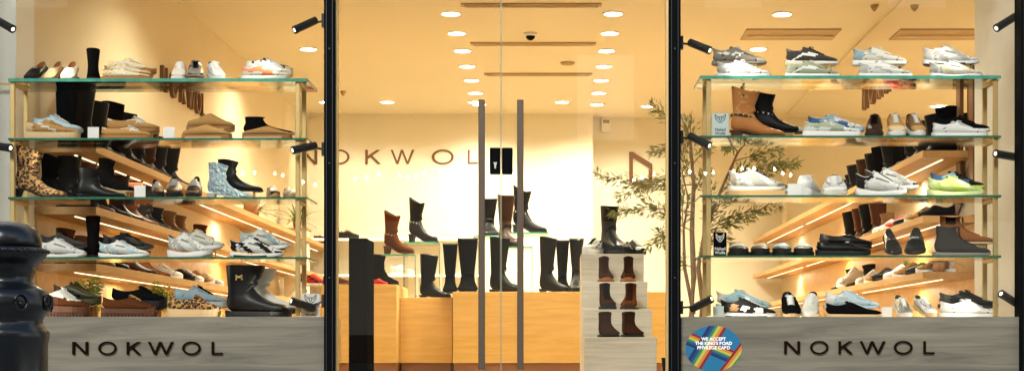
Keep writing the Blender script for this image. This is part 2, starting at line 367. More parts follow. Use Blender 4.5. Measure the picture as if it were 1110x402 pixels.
# ------------------------------------------------------------------ lettering
def letter_polys(c):
    t = .16
    def seg(p, q, w=t):
        p = Vector(p); q = Vector(q); d = (q-p).normalized(); n = Vector((-d.y, d.x))*w/2
        return [p+n, p-n, q-n, q+n]
    def slant(x0, x1, wd=.2, z0=0, z1=1): return [(x0, z0), (x0+wd, z0), (x1+wd, z1), (x1, z1)]
    if c == 'N': return [[(0, 0), (t, 0), (t, 1), (0, 1)], [(.84, 0), (1, 0), (1, 1), (.84, 1)], [(.001, 1), (.19, 1), (.999, 0), (.80, 0)]], 1.0
    if c == 'K': return [[(0, 0), (t, 0), (t, 1), (0, 1)], [(t, .36), (t, .58), (.72, 1), (.93, 1)], [(.28, .52), (.40, .65), (.98, 0), (.76, 0)]], .98
    if c == 'L': return [[(0, 0), (t, 0), (t, 1), (0, 1)], [(t, 0), (.78, 0), (.78, .14), (t, .14)]], .78
    if c == 'W': return [slant(.38, .0, .15), [(.38, 0), (.53, 0), (.84, 1), (.70, 1)], slant(1.08, .70, .15), [(1.08, 0), (1.23, 0), (1.61, 1), (1.46, 1)]], 1.61
    if c == 'O':
        out = []; N = 28
        for i in range(N):
            a, b2 = 2*math.pi*i/N, 2*math.pi*(i+1)/N
            f = lambda an, r: (.66+(.66-r)*math.cos(an), .5+(.53-r*.85)*math.sin(an))
            out.append([f(a, t*.95), f(b2, t*.95), f(b2, 0), f(a, 0)])
        return out, 1.32
def sign(text, places, z, h, Y, m, label, wscale=1.0, depth=.012, name='lettering_sign'):
    """places: (x0,x1) of every letter in metres; letters are raised solids facing -Y"""
    e = empty(name, ((places[0][0]+places[-1][1])/2, Y, z), 0, label, 'shop sign')
    for c, (x0, x1) in zip(text, places):
        polys, w = letter_polys(c); b = MB()
        for i, p in enumerate(polys):
            dz = .0006*i if c != 'O' else 0
            b.prism([((x0+q[0]*(x1-x0)/w)-e.location.x, q[1]*h) for q in p], -depth-dz, -.001+dz*.0, m)
        b.build('letter', e)
    return e

# stall risers below the windows
YP = -.02
def riser(x0, x1, label):
    e = empty('stall_riser', ((x0+x1)/2, YP, .1), 0, label, 'panel'); w = (x1-x0)/2
    bx('front_panel', -w, w, 0, .03, 0, az(343, YP)-.1, M_grey, e, .002)
    bx('sill', -w, w, .0305, .60, .30, az(343, YP)-.103, M_oakx, e)
    return e
riser(-3.24, ax(352.5, YP), 'grey wood grain panel under the left window carrying dark letters')
riser(ax(738, YP)+.001, ax(1107, YP)-.001, 'grey wood grain panel under the right window carrying dark letters')
k = 1/6.1667
sign('NOKWOL', [((ax(70+a*k, YP)), ax(70+c*k, YP)) for a, c in ((55, 160), (228, 350), (418, 513), (560, 730), (788, 912), (985, 1058))], az(360+147*k, YP), 85*k*(DC+YP)/F, YP, M_letter, 'dark letters reading NOKWOL on the panel under the left window')
off = 850-79
sign('NOKWOL', [((ax(off+70+a*k, YP)), ax(off+70+c*k, YP)) for a, c in ((55, 160), (228, 350), (418, 513), (560, 730), (788, 912), (985, 1058))], az(359.3+147*k, YP), 85*k*(DC+YP)/F, YP, M_letter, 'dark letters reading NOKWOL on the panel under the right window')
sign('NOKWOL', [(ax(a, YB), ax(c, YB)) for a, c in ((326, 344), (357, 379), (396, 413), (423.5, 449), (468, 492), (507, 518))], az(178, YB), 15.5*(DC+YB)/F, YB, M_letterb, 'large brown letters reading NOKWOL on the bright back wall')
# side wall letters, built facing -Y and turned onto the walls
def wallsign(xw, d0, d1, z, h, face, label):
    pl = [(0, .10), (.20, .33), (.43, .53), (.60, .76), (.80, .93), (.97, 1.04)]
    Ln = (d1-d0)
    e = sign('NOKWOL', [(a*Ln, c*Ln) for a, c in pl], 0, h, 0, M_letterb, label, depth=.03)
    c = (pl[0][0]+pl[-1][1])/2*Ln
    if face > 0: e.location = (xw, d0+c-DC, z); e.rotation_euler = (0, 0, R(90))     # left wall, faces +X
    else: e.location = (xw, d1-c-DC, z); e.rotation_euler = (0, 0, R(-90))           # right wall, faces -X
wallsign(XL, 11.6, 12.95, EYE+.645*3.02, .19, 1, 'brown letters reading NOKWOL on the left side wall, seen at a slant')
wallsign(XR, 12.2, 13.6, EYE+.75*XR, .20, -1, 'brown letters reading NOKWOL on the right side wall, seen at a slant')
# hexagon monogram on the back wall
def monogram(Y):
    e = empty('wall_logo', at(694, 198, Y), 0, 'brown hexagonal monogram on the wall behind the olive tree', 'wall logo')
    s = (DC+Y)/F; m = M_letterb; b = MB()
    P = lambda x, y: ((x-694)*s, (198-y)*s)
    b.prism([P(682, 165), P(686, 165), P(686, 195), P(682, 197)], -.03, 0, m)
    b.prism([P(686, 165), P(707, 178), P(707, 184), P(686, 171)], -.029, 0, m)
    b.prism([P(703, 184), P(707, 184), P(707, 200), P(703, 203)], -.028, 0, m)
    b.prism([P(682, 197), P(686, 194.5), P(697, 200), P(694, 204)], -.027, 0, m)
    b.prism([P(694, 204), P(697, 200), P(707, 200), P(703, 206)], -.026, 0, m)
    b.build('emblem', e)
monogram(YB+.35)

# ------------------------------------------------------------------ wall shelving
def wall_shelves(side, ys, ye, zt, zs_label):
    s = 1 if side == 'left' else -1; xw = XL if side == 'left' else XR
    for z, lb, hw in zt:
        e = empty('wall_shelf', (xw, ys, z), 0, lb, 'shelf', 'long oak wall shelves')
        a, c = sorted((0, s*.36)); bx('board', a+.001 if s > 0 else a, c if s > 0 else c-.001, 0, ye-ys, -.045, 0, M_oak, e, .002)
        L = ye-ys; n = 3
        for i in range(n):
            y0 = L*i/n+.12; y1 = L*(i+1)/n-.12
            q = s*.2; bx('led_strip', q-.006, q+.006, y0, y1, -.050, -.0455, M_led, e)
            lamp('AREA', (q, (y0+y1)/2, -.06), 2.2, WARM, .25, parent=e)
wall_shelves('left', .8, YB-.01, [(1.66, 'long oak shelf with light strip on the left wall, uppermost', 0), (1.30, 'long oak shelf on the left wall, second from the top', 0), (.97, 'long oak shelf with light strip on the left wall, lowest', 0)], '')
wall_shelves('right', 2.0, YB+.3, [(1.78, 'long oak shelf with light strip on the right wall, uppermost', 0), (1.35, 'long oak shelf on the right wall, second from the top', 0), (.98, 'long oak shelf with light strip on the right wall, lowest', 0)], '')
# end panel of left wall unit + backing
tag(bx('wall_panel', XL+.001, XL+.012, .81, 6.0, ZF+.01, 1.255, M_oakz), 'oak back panel under the shelves on the left wall', 'panel')
tag(bx('wall_panel', XR-.012, XR-.001, 1.5, 9.0, ZF+.01, 1.30, M_oakz), 'oak back panel under the shelves on the right wall', 'panel')
# mirror and cream panel on the right wall
e = empty('wall_mirror', (XR, 1.5, 1.86), 0, 'tall bronze tinted mirror covering the upper right side wall', 'mirror')
bx('mirror_glass', -.010, -.001, .02, 8.6, .02, 1.385, M_mirror, e); 
m = MB(); m.box(-.014, -.001, 0, .02, 0, 1.405, M_brass); m.box(-.014, -.001, 0.02, 8.62, 0, .02, M_brass); m.build('mirror_frame', e)
e = empty('emblem_board', (XR, 1.5, 1.36), 0, 'cream wall panel with brown W emblem on the right side wall', 'panel')
bx('board', -.02, -.001, 0, 1.9, 0, .38, M_wall, e)
m = MB()
for y0 in (.25, .75): pass
def flatx(poly, x0, x1, mt, mb):
    n = len(poly); vs = [(x0, y, z) for y, z in poly]+[(x1, y, z) for y, z in poly]
    mb.add(vs, [list(range(n)), list(range(n, 2*n))[::-1]]+[[i, i+n, (i+1) % n+n, (i+1) % n] for i in range(n)], mt)
flatx([(.2, .02), (.32, .02), (.32, .3), (.2, .3)], -.03, -.021, M_letterb, m); flatx([(.88, .02), (1.0, .02), (1.0, .3), (.88, .3)], -.03, -.021, M_letterb, m)
flatx([(.32, .02), (.6, .22), (.6, .34), (.32, .14)], -.031, -.021, M_letterb, m); flatx([(.88, .02), (.6, .22), (.6, .34), (.88, .14)], -.031, -.021, M_letterb, m)
m.build('emblem', e)
for px, lb in ((1062, 'slim brown upright on the right wall left of the rack post'), (1048, 'slim brown upright on the right wall behind the black sneaker')):
    Y = XR*F/(px-600)-DC
    tag(bx('wall_upright', XR-.06, XR-.035, Y-.05, Y+.05, 1.45, 2.35, M_letterb), lb, 'upright')

# back wall ledges
def ledge(x0, x1, Y, z, d, lb):
    e = empty('wall_ledge', ((x0+x1)/2, Y, z), 0, lb, 'shelf', 'white ledges on the back wall'); w = (x1-x0)/2
    bx('board', -w, w, -d, -.001, -.03, 0, M_wall, e, .002)
    bx('led_strip', -w+.03, w-.03, -d-.008, -d-.001, -.028, -.006, M_led, e)
ledge(ax(330, YB-.3), ax(523, YB-.3), YB, az(258, YB-.3), .30, 'upper white lit ledge on the back wall behind the cowboy boots')
ledge(ax(330, YB-.3), ax(523, YB-.3), YB, az(297, YB-.3), .30, 'lower white lit ledge on the back wall behind the cowboy boots')
# ------------------------------------------------------------------ counters
YK = 5.0
def counter(x0, x1, Y, z, label, dp=.75):
    e = empty('display_counter', ((x0+x1)/2, Y, ZF), 0, label, 'counter', 'oak display counters in the middle of the shop'); w = (x1-x0)/2
    zk = az(393, Y)-ZF
    bx('carcass', -w, w, 0, dp, zk, z-ZF, M_oakz, e, .003)
    bx('kick_plate', -w+.01, w-.01, .03, dp-.03, 0, zk-.001, M_kick, e)
counter(-2.0, ax(430, YK), YK, az(308, YK), 'tall oak counter block left of the others, behind the black pillar', 1.0)
counter(ax(433.5, YK+.25), ax(490, YK+.25), YK+.25, az(322, YK+.25), 'lower oak counter block in the middle, under the single black boot')
counter(ax(490, YK)+.006, ax(724, YK), YK, az(316, YK), 'long oak counter block on the right, carrying the tall black boots')
zK1, zK2, zK3 = az(308, YK), az(322, YK+.25), az(316, YK)
# black pillar
e = empty('security_pillar', (ax(388, 3.0), 3.0, ZF), 0, 'tall plain black pillar standing behind the left glass door', 'pillar')
w = (ax(395, 3)-ax(375, 3))/2; M_pillar = mat('matt black board', (.006, .005, .005), .9, 0, .1, 6, spec=0.0)
bx('pillar_body', -w, w, 0, .42, 0, az(258, 3)-ZF, M_pillar, e, .004)
# glass risers on counters
def griser(x0, x1, Y0, Y1, zb, zt, lb):
    e = empty('glass_riser', ((x0+x1)/2, Y0, zb), 0, lb, 'display riser', 'glass risers on the counters'); w = (x1-x0)/2; h = zt-zb
    m = MB(); m.box(-w, w, 0, Y1-Y0, h-.012, h-.001, M_shelf); m.build('top', e)
    m = MB(); m.box(-w-.001, w+.001, -.004, -.0005, h-.013, h, M_edge); m.build('front_edge', e)
    for s in (-1, 1):
        m = MB(); m.box(s*w-.005, s*w+.005, .01, Y1-Y0-.01, 0, h-.0125, M_shelf); m.build('side', e)
griser(ax(413, 5.3), ax(450, 5.3), 5.3, 5.6, zK2, az(275.5, 5.3), 'glass riser under the brown cowboy boot on the counter')
griser(ax(547, 5.3), ax(577, 5.3), 5.3, 5.6, zK3, az(267, 5.3), 'glass riser on the counter behind the right door handle')
griser(ax(440, 6.3), ax(478, 6.3), 6.1, 6.5, ZF, az(263, 6.2), 'tall glass riser under the black cowboy boot')

# stepped display
e = empty('stepped_display', (ax(634, 1.3), 1.3, ZF), 0, 'pale limed wood staircase display carrying three rows of brown boots', 'display steps')
SX0 = ax(634, 1.3); SX1 = ax(712, 1.3)
STEP = []
for i, (Y, py) in enumerate(((1.3, 365), (1.75, 335), (2.2, 305), (2.62, 275))):
    z = az(py, Y); STEP.append((Y, z))
    bx('step', .0, SX1-SX0, Y-1.3+(.001 if i else 0), (Y+.45-1.3), 0 if i == 0 else 0, z-ZF, M_pale, e, .003)

# ------------------------------------------------------------------ display racks
def rack(x0, x1, gx0, gx1, rows, label):
    e = empty('display_rack', ((x0+x1)/2, .16, .65), 0, label, 'display rack', 'brass shoe racks in the windows')
    cx, cy, cz = e.location
    zt = rows[0]-.0065
    for x in (x0, x1):
        for y in (.155, .36):
            bx('post', x-cx-.012, x-cx+.012, y-cy-.012, y-cy+.012, .003, zt-cz-.012, M_brass, e, .002)
        for z in rows: bx('crossbar', x-cx-.0125, x-cx+.0125, .168-cy, .347-cy, z-cz-.032, z-cz-.0085-.004, M_brass, e)
    for i, z in enumerate(rows):
        d0, d1 = .13, .47
        t = .017 if i == 0 else .011
        m = MB(); m.box(gx0-cx, gx1-cx, d0-cy, d1-cy, z-cz-t+.0005, z-cz, M_shelf); o = m.build('glass_shelf', e)
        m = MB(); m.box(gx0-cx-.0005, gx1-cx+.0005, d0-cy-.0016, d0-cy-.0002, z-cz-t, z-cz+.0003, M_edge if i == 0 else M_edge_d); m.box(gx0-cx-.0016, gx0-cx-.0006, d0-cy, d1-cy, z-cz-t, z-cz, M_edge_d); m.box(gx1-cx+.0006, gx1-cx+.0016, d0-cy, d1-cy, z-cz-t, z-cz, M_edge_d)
        m.build('polished_edge', o)
    return e
ZL = [az(py, .13) for py in (85.3, 149.7, 213.5, 278.4)]+[az(343, .13)+.0]
ZR = [az(py, .13) for py in (82.3, 147.2, 211.5, 276.6)]
rack(ax(14, .155), ax(323, .155), ax(9, .13), ax(333, .13), ZL[:4], 'brass framed rack of four green edged glass shelves in the left window')
rack(ax(768, .155), ax(1079, .155), ax(759, .13), ax(1085, .13), ZR, 'brass framed rack of four green edged glass shelves in the right window')
ZBASE = az(343, YP)-.003
ZL = ZL[:4]+[ZBASE]; ZR = ZR+[ZBASE]

# ------------------------------------------------------------------ shoes
T0 = [(1.00, .085, 1.00, .06, .015), (.985, .135, .99, .045, .085), (.94, .175, .95, .04, .135), (.86, .205, .87, .04, .168)]
def toe(h=1.0, w=1.0, pointed=0):
    out = []
    for i, (a, b_, c, d, e_) in enumerate(T0):
        k_ = 1-pointed*(.55, .5, .35, .15)[i]
        out.append((a, .04+(b_-.04)*h, c, d, e_*w*k_))
    return out
SH = {}
SH['sneaker'] = (toe()+[(.75, .25, .75, .04, .175), (.64, .315, .60, .04, .165), (.53, .39, .42, .04, .15), (.45, .445, .24, .04, .135),
    (.42, .465, .10, .045, .132), (.40, .46, .03, .09, .128), (.385, .45, .00, .18, .124), (.375, .44, .015, .28, .116), (.37, .435, -.005, .415, .105)], .105)
SH['runner'] = (toe(1.0)+[(.75, .26, .75, .05, .172), (.64, .335, .60, .06, .16), (.53, .415, .42, .07, .148), (.46, .47, .24, .08, .135),
    (.43, .50, .10, .09, .125), (.41, .50, .03, .12, .126), (.395, .49, .00, .20, .122), (.385, .48, .012, .31, .115), (.38, .475, -.015, .45, .105)], .125)
SH['low'] = (toe(.85)+[(.75, .205, .75, .04, .172), (.64, .265, .60, .04, .162), (.54, .33, .42, .04, .148), (.47, .37, .24, .04, .135),
    (.44, .385, .10, .045, .125), (.42, .38, .03, .09, .126), (.405, .37, .00, .18, .122), (.40, .365, .015, .25, .115), (.395, .36, -.0, .35, .103)], .085)
SH['loafer'] = (toe(.75, .98)+[(.76, .19, .75, .03, .17), (.67, .235, .6, .03, .16), (.62, .265, .4, .03, .145), (.60, .27, .2, .03, .13), (.585, .27, .06, .05, .12),
    (.57, .27, .0, .12, .11), (.56, .268, .01, .2, .1), (.55, .265, .015, .27, .088)], .07)
SH['slipper'] = (toe(1.05, 1.05)+[(.76, .27, .75, .04, .18), (.65, .34, .6, .04, .17), (.56, .40, .4, .04, .155), (.52, .425, .2, .04, .14), (.505, .425, .06, .05, .13),
    (.49, .42, .0, .1, .12), (.48, .41, .01, .15, .11), (.475, .41, .015, .19, .095)], .03)
def bootshape(H, flare=.02, w=.13, pointed=0, dip=0, ankle=.39, back=.05, fat=0, toeh=1.0):
    k = toe(toeh, 1.0, pointed)+[(.76, .24, .75, .03, .168), (.65, .30, .60, .03, .158), (.55, .37, .42, .03, .145), (.48, .44, .24, .03, .132), (.445, .50, .10, .045, .122),
      (.42, .56, .02, .12, .116), (ankle+.015, .62, .0, .24, .112), (ankle, .68, .015, .36, .11), (ankle-.002+fat, .74, .04-fat*.4, .50, .112)]
    n = 4
    a0, b0 = ankle-.002+fat, .04-fat*.4
    for i in range(1, n+1):
        u = i/n
        k.append((a0+(flare*1.35-fat*.6)*u, .74+(H-.74)*u, b0+(back-.05)*u-(flare)*.35*u, .50+(H-.50)*u, .112+(w-.112)*u))
    return (k, dip)
SH['chelsea'] = bootshape(.86, .02, .12, 0, .06)
SH['mini'] = bootshape(.76, .03, .125, 0, .0, toeh=.9)
SH['ankle'] = bootshape(.95, .045, .125, .35, .0, ankle=.42)
SH['lace'] = bootshape(.80, .02, .12, 0, .06)
SH['mid'] = bootshape(1.08, .06, .14, .35, .0, ankle=.46)
SH['tall'] = bootshape(1.42, .08, .17, .25, .0, ankle=.49)
SH['tallslim'] = bootshape(1.75, .07, .17, .25, .0, ankle=.49)
SH['cowboy'] = bootshape(1.12, .07, .17, .5, .14, ankle=.45)
SH['western'] = bootshape(1.0, .04, .13, .5, .08, ankle=.42)
SH['chunky'] = bootshape(.98, .08, .16, -.1, .0, ankle=.48, fat=.05, toeh=1.1)

def crom(p, n):
    out = []; m = len(p)
    for i in range(m-1):
        p0, p1, p2, p3 = p[max(i-1, 0)], p[i], p[i+1], p[min(i+2, m-1)]
        for s_ in range(n):
            t = s_/n
            out.append(tuple(.5*((2*b_)+(-a+c)*t+(2*a-5*b_+4*c-d)*t*t+(-a+3*b_-3*c+d)*t**3) for a, b_, c, d in zip(p0, p1, p2, p3)))
    out.append(tuple(p[-1])); return out
HW = [(0, .05), (.03, .088), (.10, .115), (.28, .12), (.45, .128), (.60, .155), (.72, .176), (.84, .168), (.92, .142), (.97, .10), (1.0, .045)]
def hw(x, pointed=0):
    x = max(0, min(1, x))
    for (a, p), (c, q) in zip(HW, HW[1:]):
        if x <= c:
            v = p+(q-p)*(x-a)/(c-a); break
    return v*(1-pointed*max(0, (x-.72)/.28)*.55)
def sm(t): t = max(0, min(1, t)); return t*t*(3-2*t)
PAT = {
 'plain': lambda x, z, y, c: None,
 'toe': lambda x, z, y, c: c[1] if x > .82 or x < .15 else (c[2] if abs(z-(.10+.5*(.60-x))) < .03 and .28 < x < .62 else None),
 'wave': lambda x, z, y, c: c[1] if (math.sin(17*x+14*z) > .45 and z < .36) else (c[2] if x < .13 or (x > .86 and z < .13) else None),
 'heel': lambda x, z, y, c: c[1] if (x < .16) or (z > .30 and x < .32) else (c[2] if abs(z-(.12+.55*(.55-x))) < .028 and .22 < x < .60 else None),
 'vee': lambda x, z, y, c: c[1] if (abs(z-.27-.0*(x)) < .02 and .10 < x < .50) or (abs(abs(x-.44)*1.4-(z-.15)) < .028 and z < .29) else (c[2] if x > .80 and z < .16 else None),
 'star': lambda x, z, y, c: c[1] if (abs(x-.42)+abs(z-.2)*1.1 < .10) or (.60 < x < .74 and z < .22) or z < .085 else (c[2] if .16 < x < .30 and .12 < z < .30 else None),
 'saddle': lambda x, z, y, c: c[1] if ((x-.45)**2/.018+(z-.24)**2/.004 < 1) or abs(z-(.06+.9*(x-.1))) < .028 and x < .34 else (c[2] if z > .33 and x < .3 else None),
 'strap': lambda x, z, y, c: c[1] if .30 < x < .74 else None,
 'block': lambda x, z, y, c: c[1] if (.45 < x < .70 and z < .25) or (x < .2 and z > .18) else (c[2] if .2 < x < .45 and z > .16 else None),
 'cap': lambda x, z, y, c: c[1] if x > .88 else None,
 'fur': lambda x, z, y, c: c[1] if z > .22 and x < .62 or (z > .17 and .6 < x < .85) else None,
 'stitch': lambda x, z, y, c: c[1] if (z > .5 and (abs(abs(x-.22)-.06-.05*math.sin(z*14)) < .012)) or (x > .62 and abs(z-.16-.05*math.sin(x*30)) < .012) or abs(z-.46) < .014 else None,
 'panelb': lambda x, z, y, c: c[1] if z > .55 and abs(x-.2) < .10 else None,
}
DARKER = dict(white='grey', offwhite='grey', cream='tan', tan='rust', beige='tan', iceblue='steelb', aqua='steelb', grey='char', sage='olive', lgrey='grey', lime='sage', silver='grey', steelb='grey')
def c_dark(c): return DARKER.get(c, c)
CACHE = {}
NR, SUBD = 26, 4
UP = .05
def shoe_meshes(st):
    key = repr(sorted(st.items()))
    if key in CACHE: return CACHE[key]
    keys, dip = SH[st['shape']]
    L = 1.0; ts0, ts1 = st.get('sole', (.09, .06)); hh = st.get('heel', 0); pt = st.get('point', 0)
    wsc = st.get('wide', 1.0)
    lift = lambda x: hh*sm((.62-x)/.46)
    fin = st.get('fin', 'mesh'); c1 = cm(st['c'][0], fin); cs = [c1]+[cm(c, fin) for c in st['c'][1:]]
    while len(cs) < 3: cs.append(cs[-1])
    seam = cm(c_dark(st['c'][0]), fin) if st['shape'] in ('sneaker', 'runner', 'low') and st['c'][0] in DARKER else None
    pf = PAT[st.get('pat', 'plain')]
    ts = lambda x: ts0+(ts1-ts0)*max(0, min(1, x))
    rs = crom(keys, SUBD)
    rim = len(rs)-1
    rings = []
    for i, (fx, fz, bx_, bz, w) in enumerate(rs):
        ring = []
        u = max(0, (i-(rim-9))/9)
        for j in range(NR):
            th = 2*math.pi*j/NR
            cth, sth = math.cos(th), math.sin(th)
            a = .5-.5*math.copysign(abs(cth)**.85, cth)
            yy = w*wsc*math.copysign(abs(sth)**(.72 if cth > 0 else .95), sth)
            x = bx_+(fx-bx_)*a; z = bz+(fz-bz)*a
            z -= dip*sm(u)*4*a*(1-a)*.9
            z += lift(x)+ts(x)-UP
            ring.append(Vector((x-.5, yy, z)))
        rings.append(ring)
    res = []
    def mf(c):
        x = c.x+.5; z = c.z-lift(x)-ts(x)+UP
        r_ = pf(x, z, c.y, cs)
        if r_ is None and seam:
            if abs(z-(.335-.33*(x-.36))) < .009 and .36 < x < .76 and abs(c.y) > .05: return seam      # eyestay edge
            if abs(x-.80-.35*(z-.1)) < .010 and z < .2: return seam                                # toe cap edge
            if abs(x-.20+.25*(z-.15)) < .009 and z < .36: return seam                              # heel counter edge
        return r_
    up = MB(); up.loft(rings, c1, True, False, mf)
    # rim thickness and lining
    lin = MB(); last = rings[-1]; cen = sum(last, Vector())/NR
    deep = .10 if rs[-1][1] < .6 else .13
    r1 = [cen+(p-cen)*.93+Vector((0, 0, .008)) for p in last]; r2 = [cen+(p-cen)*.84-Vector((0, 0, .02)) for p in last]; r3 = [cen+(p-cen)*.7-Vector((0, 0, deep)) for p in last]
    up.loft([last, r1], c1, False, False)
    lin.loft([r1, r2, r3], cm(st.get('lin', 'char'), 'suede'), False, True)
    res.append(('upper', up.mesh('upper', True))); res.append(('lining', lin.mesh('lining', True)))
    # sole
    so = MB(); sm_ = cm(st.get('solec', 'white'), 'rubber'); mg = st.get('mg', .012); xs = [-.012+mg*0, .0, .03, .08, .16, .28, .40, .52, .62, .72, .82, .90, .95, .985, 1.005]
    rg = []
    rig = st.get('rig', 0)
    for x in xs:
        h = hw(x, pt)*wsc+mg
        if x < 0: h *= .55
        if x > 1: h *= .6
        spring = (.05 if not hh else .01)*max(0, (x-.76)/.24)**2; curl = (.035+.25*ts(x))*max(0, (x-.86)/.14)**2+.02*max(0, (.08-x)/.08)
        zt = ts(x)+lift(x)+.004+(curl if not hh else 0); zb = lift(x)+spring*.7+(0 if hh == 0 else ts(x)*.0)
        if hh > 0: zb = lift(x)+max(0, .0)
        if st['shape'] == 'runner' and not hh:
            zt += .022*math.cos(6.283*x*1.15)-.012; zb += .05*max(0, (x-.80)/.20)**1.5+.05*max(0, (.07-x)/.07)
        elif not hh: zb += .012*max(0, (.04-x)/.04)
        zm = zb+(zt-zb)*.5
        xx = (x-.5)*(1+mg*1.2)
        rg.append([(xx, -h*.9, zb), (xx, -h*1.0, zb+(zt-zb)*.15), (xx, -h*1.02, zm), (xx, -h*.96, zt), (xx, h*.96, zt), (xx, h*1.02, zm), (xx, h, zb+(zt-zb)*.15), (xx, h*.9, zb)])
    sc2 = cm(st.get('sole2', st.get('solec', 'white')), 'rubber')
    def sf(c):
        x = c.x+.5
        if st.get('sole2'):
            q = (c.z-lift(x))/max(.01, ts(x))
            if st.get('solepat') == 'wedge': return sc2 if (q < .9 and x < .35) else None
            return sc2 if q < .35 else None
    so.loft(rg, sm_, True, True, sf)
    if hh > 0:
        x0, x1 = 0.0, st.get('hx', .24)
        tp = st.get('taper', .8); hr = []
        for q in (0, .5, 1):
            k_ = tp+(1-tp)*q
            xa = x0+.01+(1-k_)*.03; xb = x0+(x1-x0)*k_
            zt = (lift(x0)+.004)*q
            w_ = hw(.12)*k_*.95
            hr.append([(xa-.5, -w_*.6, zt), (xa+.03-.5, -w_, zt), (xb-.5, -w_, zt if q < 1 else lift(xb)+.004), (xb-.5, w_, zt if q < 1 else lift(xb)+.004), (xa+.03-.5, w_, zt), (xa-.5, w_*.6, zt)])
        so2 = MB(); so2.loft(hr, sm_); res.append(('heel', so2.mesh('heel')))
    if rig:
        n = 14
        for i in range(n):
            x = .02+.95*i/n
            so.box(x-.5, x-.5+.035, -hw(x+.02)*wsc-mg-.012, hw(x+.02)*wsc+mg+.012, .0, ts(x)*.45, sm_)
    res.append(('sole', so.mesh('sole', False)))
    # laces and tongue
    if st.get('lace'):
        la = MB(); lm = cm(st['lace'], 'suede')
        fl = [r_ for r_ in rs if .40 < r_[0] < .76]
        def fpt(x):
            for a_, b2 in zip(rs, rs[1:]):
                if b2[0] <= x <= a_[0]:
                    t = (x-b2[0])/max(1e-6, a_[0]-b2[0]); z = b2[1]+(a_[1]-b2[1])*t
                    return Vector((x-.5, 0, z+lift(x)+ts(x)-UP))
            return None
        tall = st['shape'] in ('lace', 'chunky')
        px_ = [.72, .665, .61, .56, .51, .47]
        pts = [fpt(x) for x in px_]
        if tall:
            for zz in (.50, .58, .66, .73): pts.append(Vector((.45-.5-.06*(zz-.5), 0, zz+ts(.4)+lift(.4)-.03)))
        pts = [p for p in pts if p]
        for i, p in enumerate(pts):
            w_ = .062
            q = pts[min(i+1, len(pts)-1)]
            la.tube([p+Vector((0, -w_, .0)), p+Vector((0, -w_*.5, .018)), p+Vector((0, w_*.5, .018)), p+Vector((0, w_, .0))], .013, lm, 5)
            if i < len(pts)-1:
                la.tube([p+Vector((0, -w_, .004)), (p+q)/2+Vector((0, 0, .024)), q+Vector((0, w_, .004))], .011, lm, 5)
                la.tube([p+Vector((0, w_, .004)), (p+q)/2+Vector((0, 0, .022)), q+Vector((0, -w_, .004))], .011, lm, 5)
        if not tall:
            p = pts[-1]
            for s_ in (-1, 1): la.tube([p+Vector((0, 0, .02)), p+Vector((-.02, s_*.05, .05)), p+Vector((.04, s_*.09, .02)), p+Vector((.05, s_*.05, .0))], .010, lm, 5)
        res.append(('laces', la.mesh('laces', True)))
        if not tall:
            to = MB(); f = rs[-1]; tz = f[1]+lift(.4)+ts(.4)-UP; tx = f[0]-.5
            g = []
            for q, (dx, dz) in enumerate(((.10, -.09), (.03, -.01), (-.005, .035), (-.025, .055))):
                wd = (.075, .08, .075, .05)[q]
                g.append([(tx+dx, -wd, tz+dz-.015), (tx+dx+.012, 0, tz+dz+.006), (tx+dx, wd, tz+dz-.015), (tx+dx-.03, wd*.9, tz+dz-.03), (tx+dx-.024, 0, tz+dz-.01), (tx+dx-.03, -wd*.9, tz+dz-.03)])
            to.loft(g, cs[st.get('tongue', 0)]); res.append(('tongue', to.mesh('tongue', True)))
    if st.get('buckle'):
        bu = MB(); bm = cm('gold' if st['buckle'] == 'gold' else 'silver', 'metal')
        if st['shape'] in ('cowboy', 'western'):
            z = .42+hh*.6; rgx = [Vector((.215+.20*math.cos(a)-.5, .125*math.sin(a), z+.05*math.cos(a+2.6))) for a in [2*math.pi*i/24 for i in range(25)]]
            bu.tube(rgx, .026, cm('olive' if st['buckle'] == 'gold' else 'black', 'leather'), 6)
            for i in range(0, 25, 2): 
                p = rgx[i]; bu.box(p.x-.014, p.x+.014, p.y-.03, p.y+.03, p.z-.02, p.z+.02, bm)
        elif st['shape'] == 'chunky':
            bu.box(-.33, -.22, -.17, -.14, .80, .84, bm); bu.box(-.33, -.31, -.17, -.14, .76, .86, bm); bu.box(-.24, -.22, -.17, -.14, .76, .86, bm)
        else:
            bu.box(.04, .10, -.06, .06, .245+ts(.5)-.03, .275+ts(.5)-.03, bm)
        res.append(('buckle', bu.mesh('buckle')))
    if st.get('pull'):
        pl = MB(); f = rs[-1]
        pm = cm(st['pull'], 'leather'); z = keys[-1][1]+ts0+hh*.8
        for s_ in (-1, 1): pl.tube([(-.28, s_*.135, z-.30), (-.28, s_*.155, z-.06), (-.28, s_*.15, z-.0), (-.28, s_*.11, z-.05)], .022, pm, 6)
        res.append(('pull_strap', pl.mesh('pull_strap', True)))
    if st.get('vamp'):       # saddle strap of a loafer
        v = MB(); vm = cm(st['vamp'], fin)
        g = []
        for x in (.60, .66):
            for a_, b2 in zip(rs, rs[1:]):
                if b2[0] <= x <= a_[0] or abs(b2[0]-x) < .02:
                    z = b2[1]; break
            g.append([Vector((x-.5, .155*math.sin(t)*1.0, (z+ts(x)-UP-.05)*math.cos(t)*.95+.06)) for t in [(-1.35+2.7*i/10) for i in range(11)]])
        v.loft(g, vm, False, False, closed=False); res.append(('vamp_strap', v.mesh('vamp_strap', True)))
    if st.get('button'):
        v = MB(); v.box(-.33, -.29, -.14, -.125, .70+hh, .74+hh, cm('gold', 'metal')); res.append(('stud', v.mesh('stud')))
    CACHE[key] = res
    return res

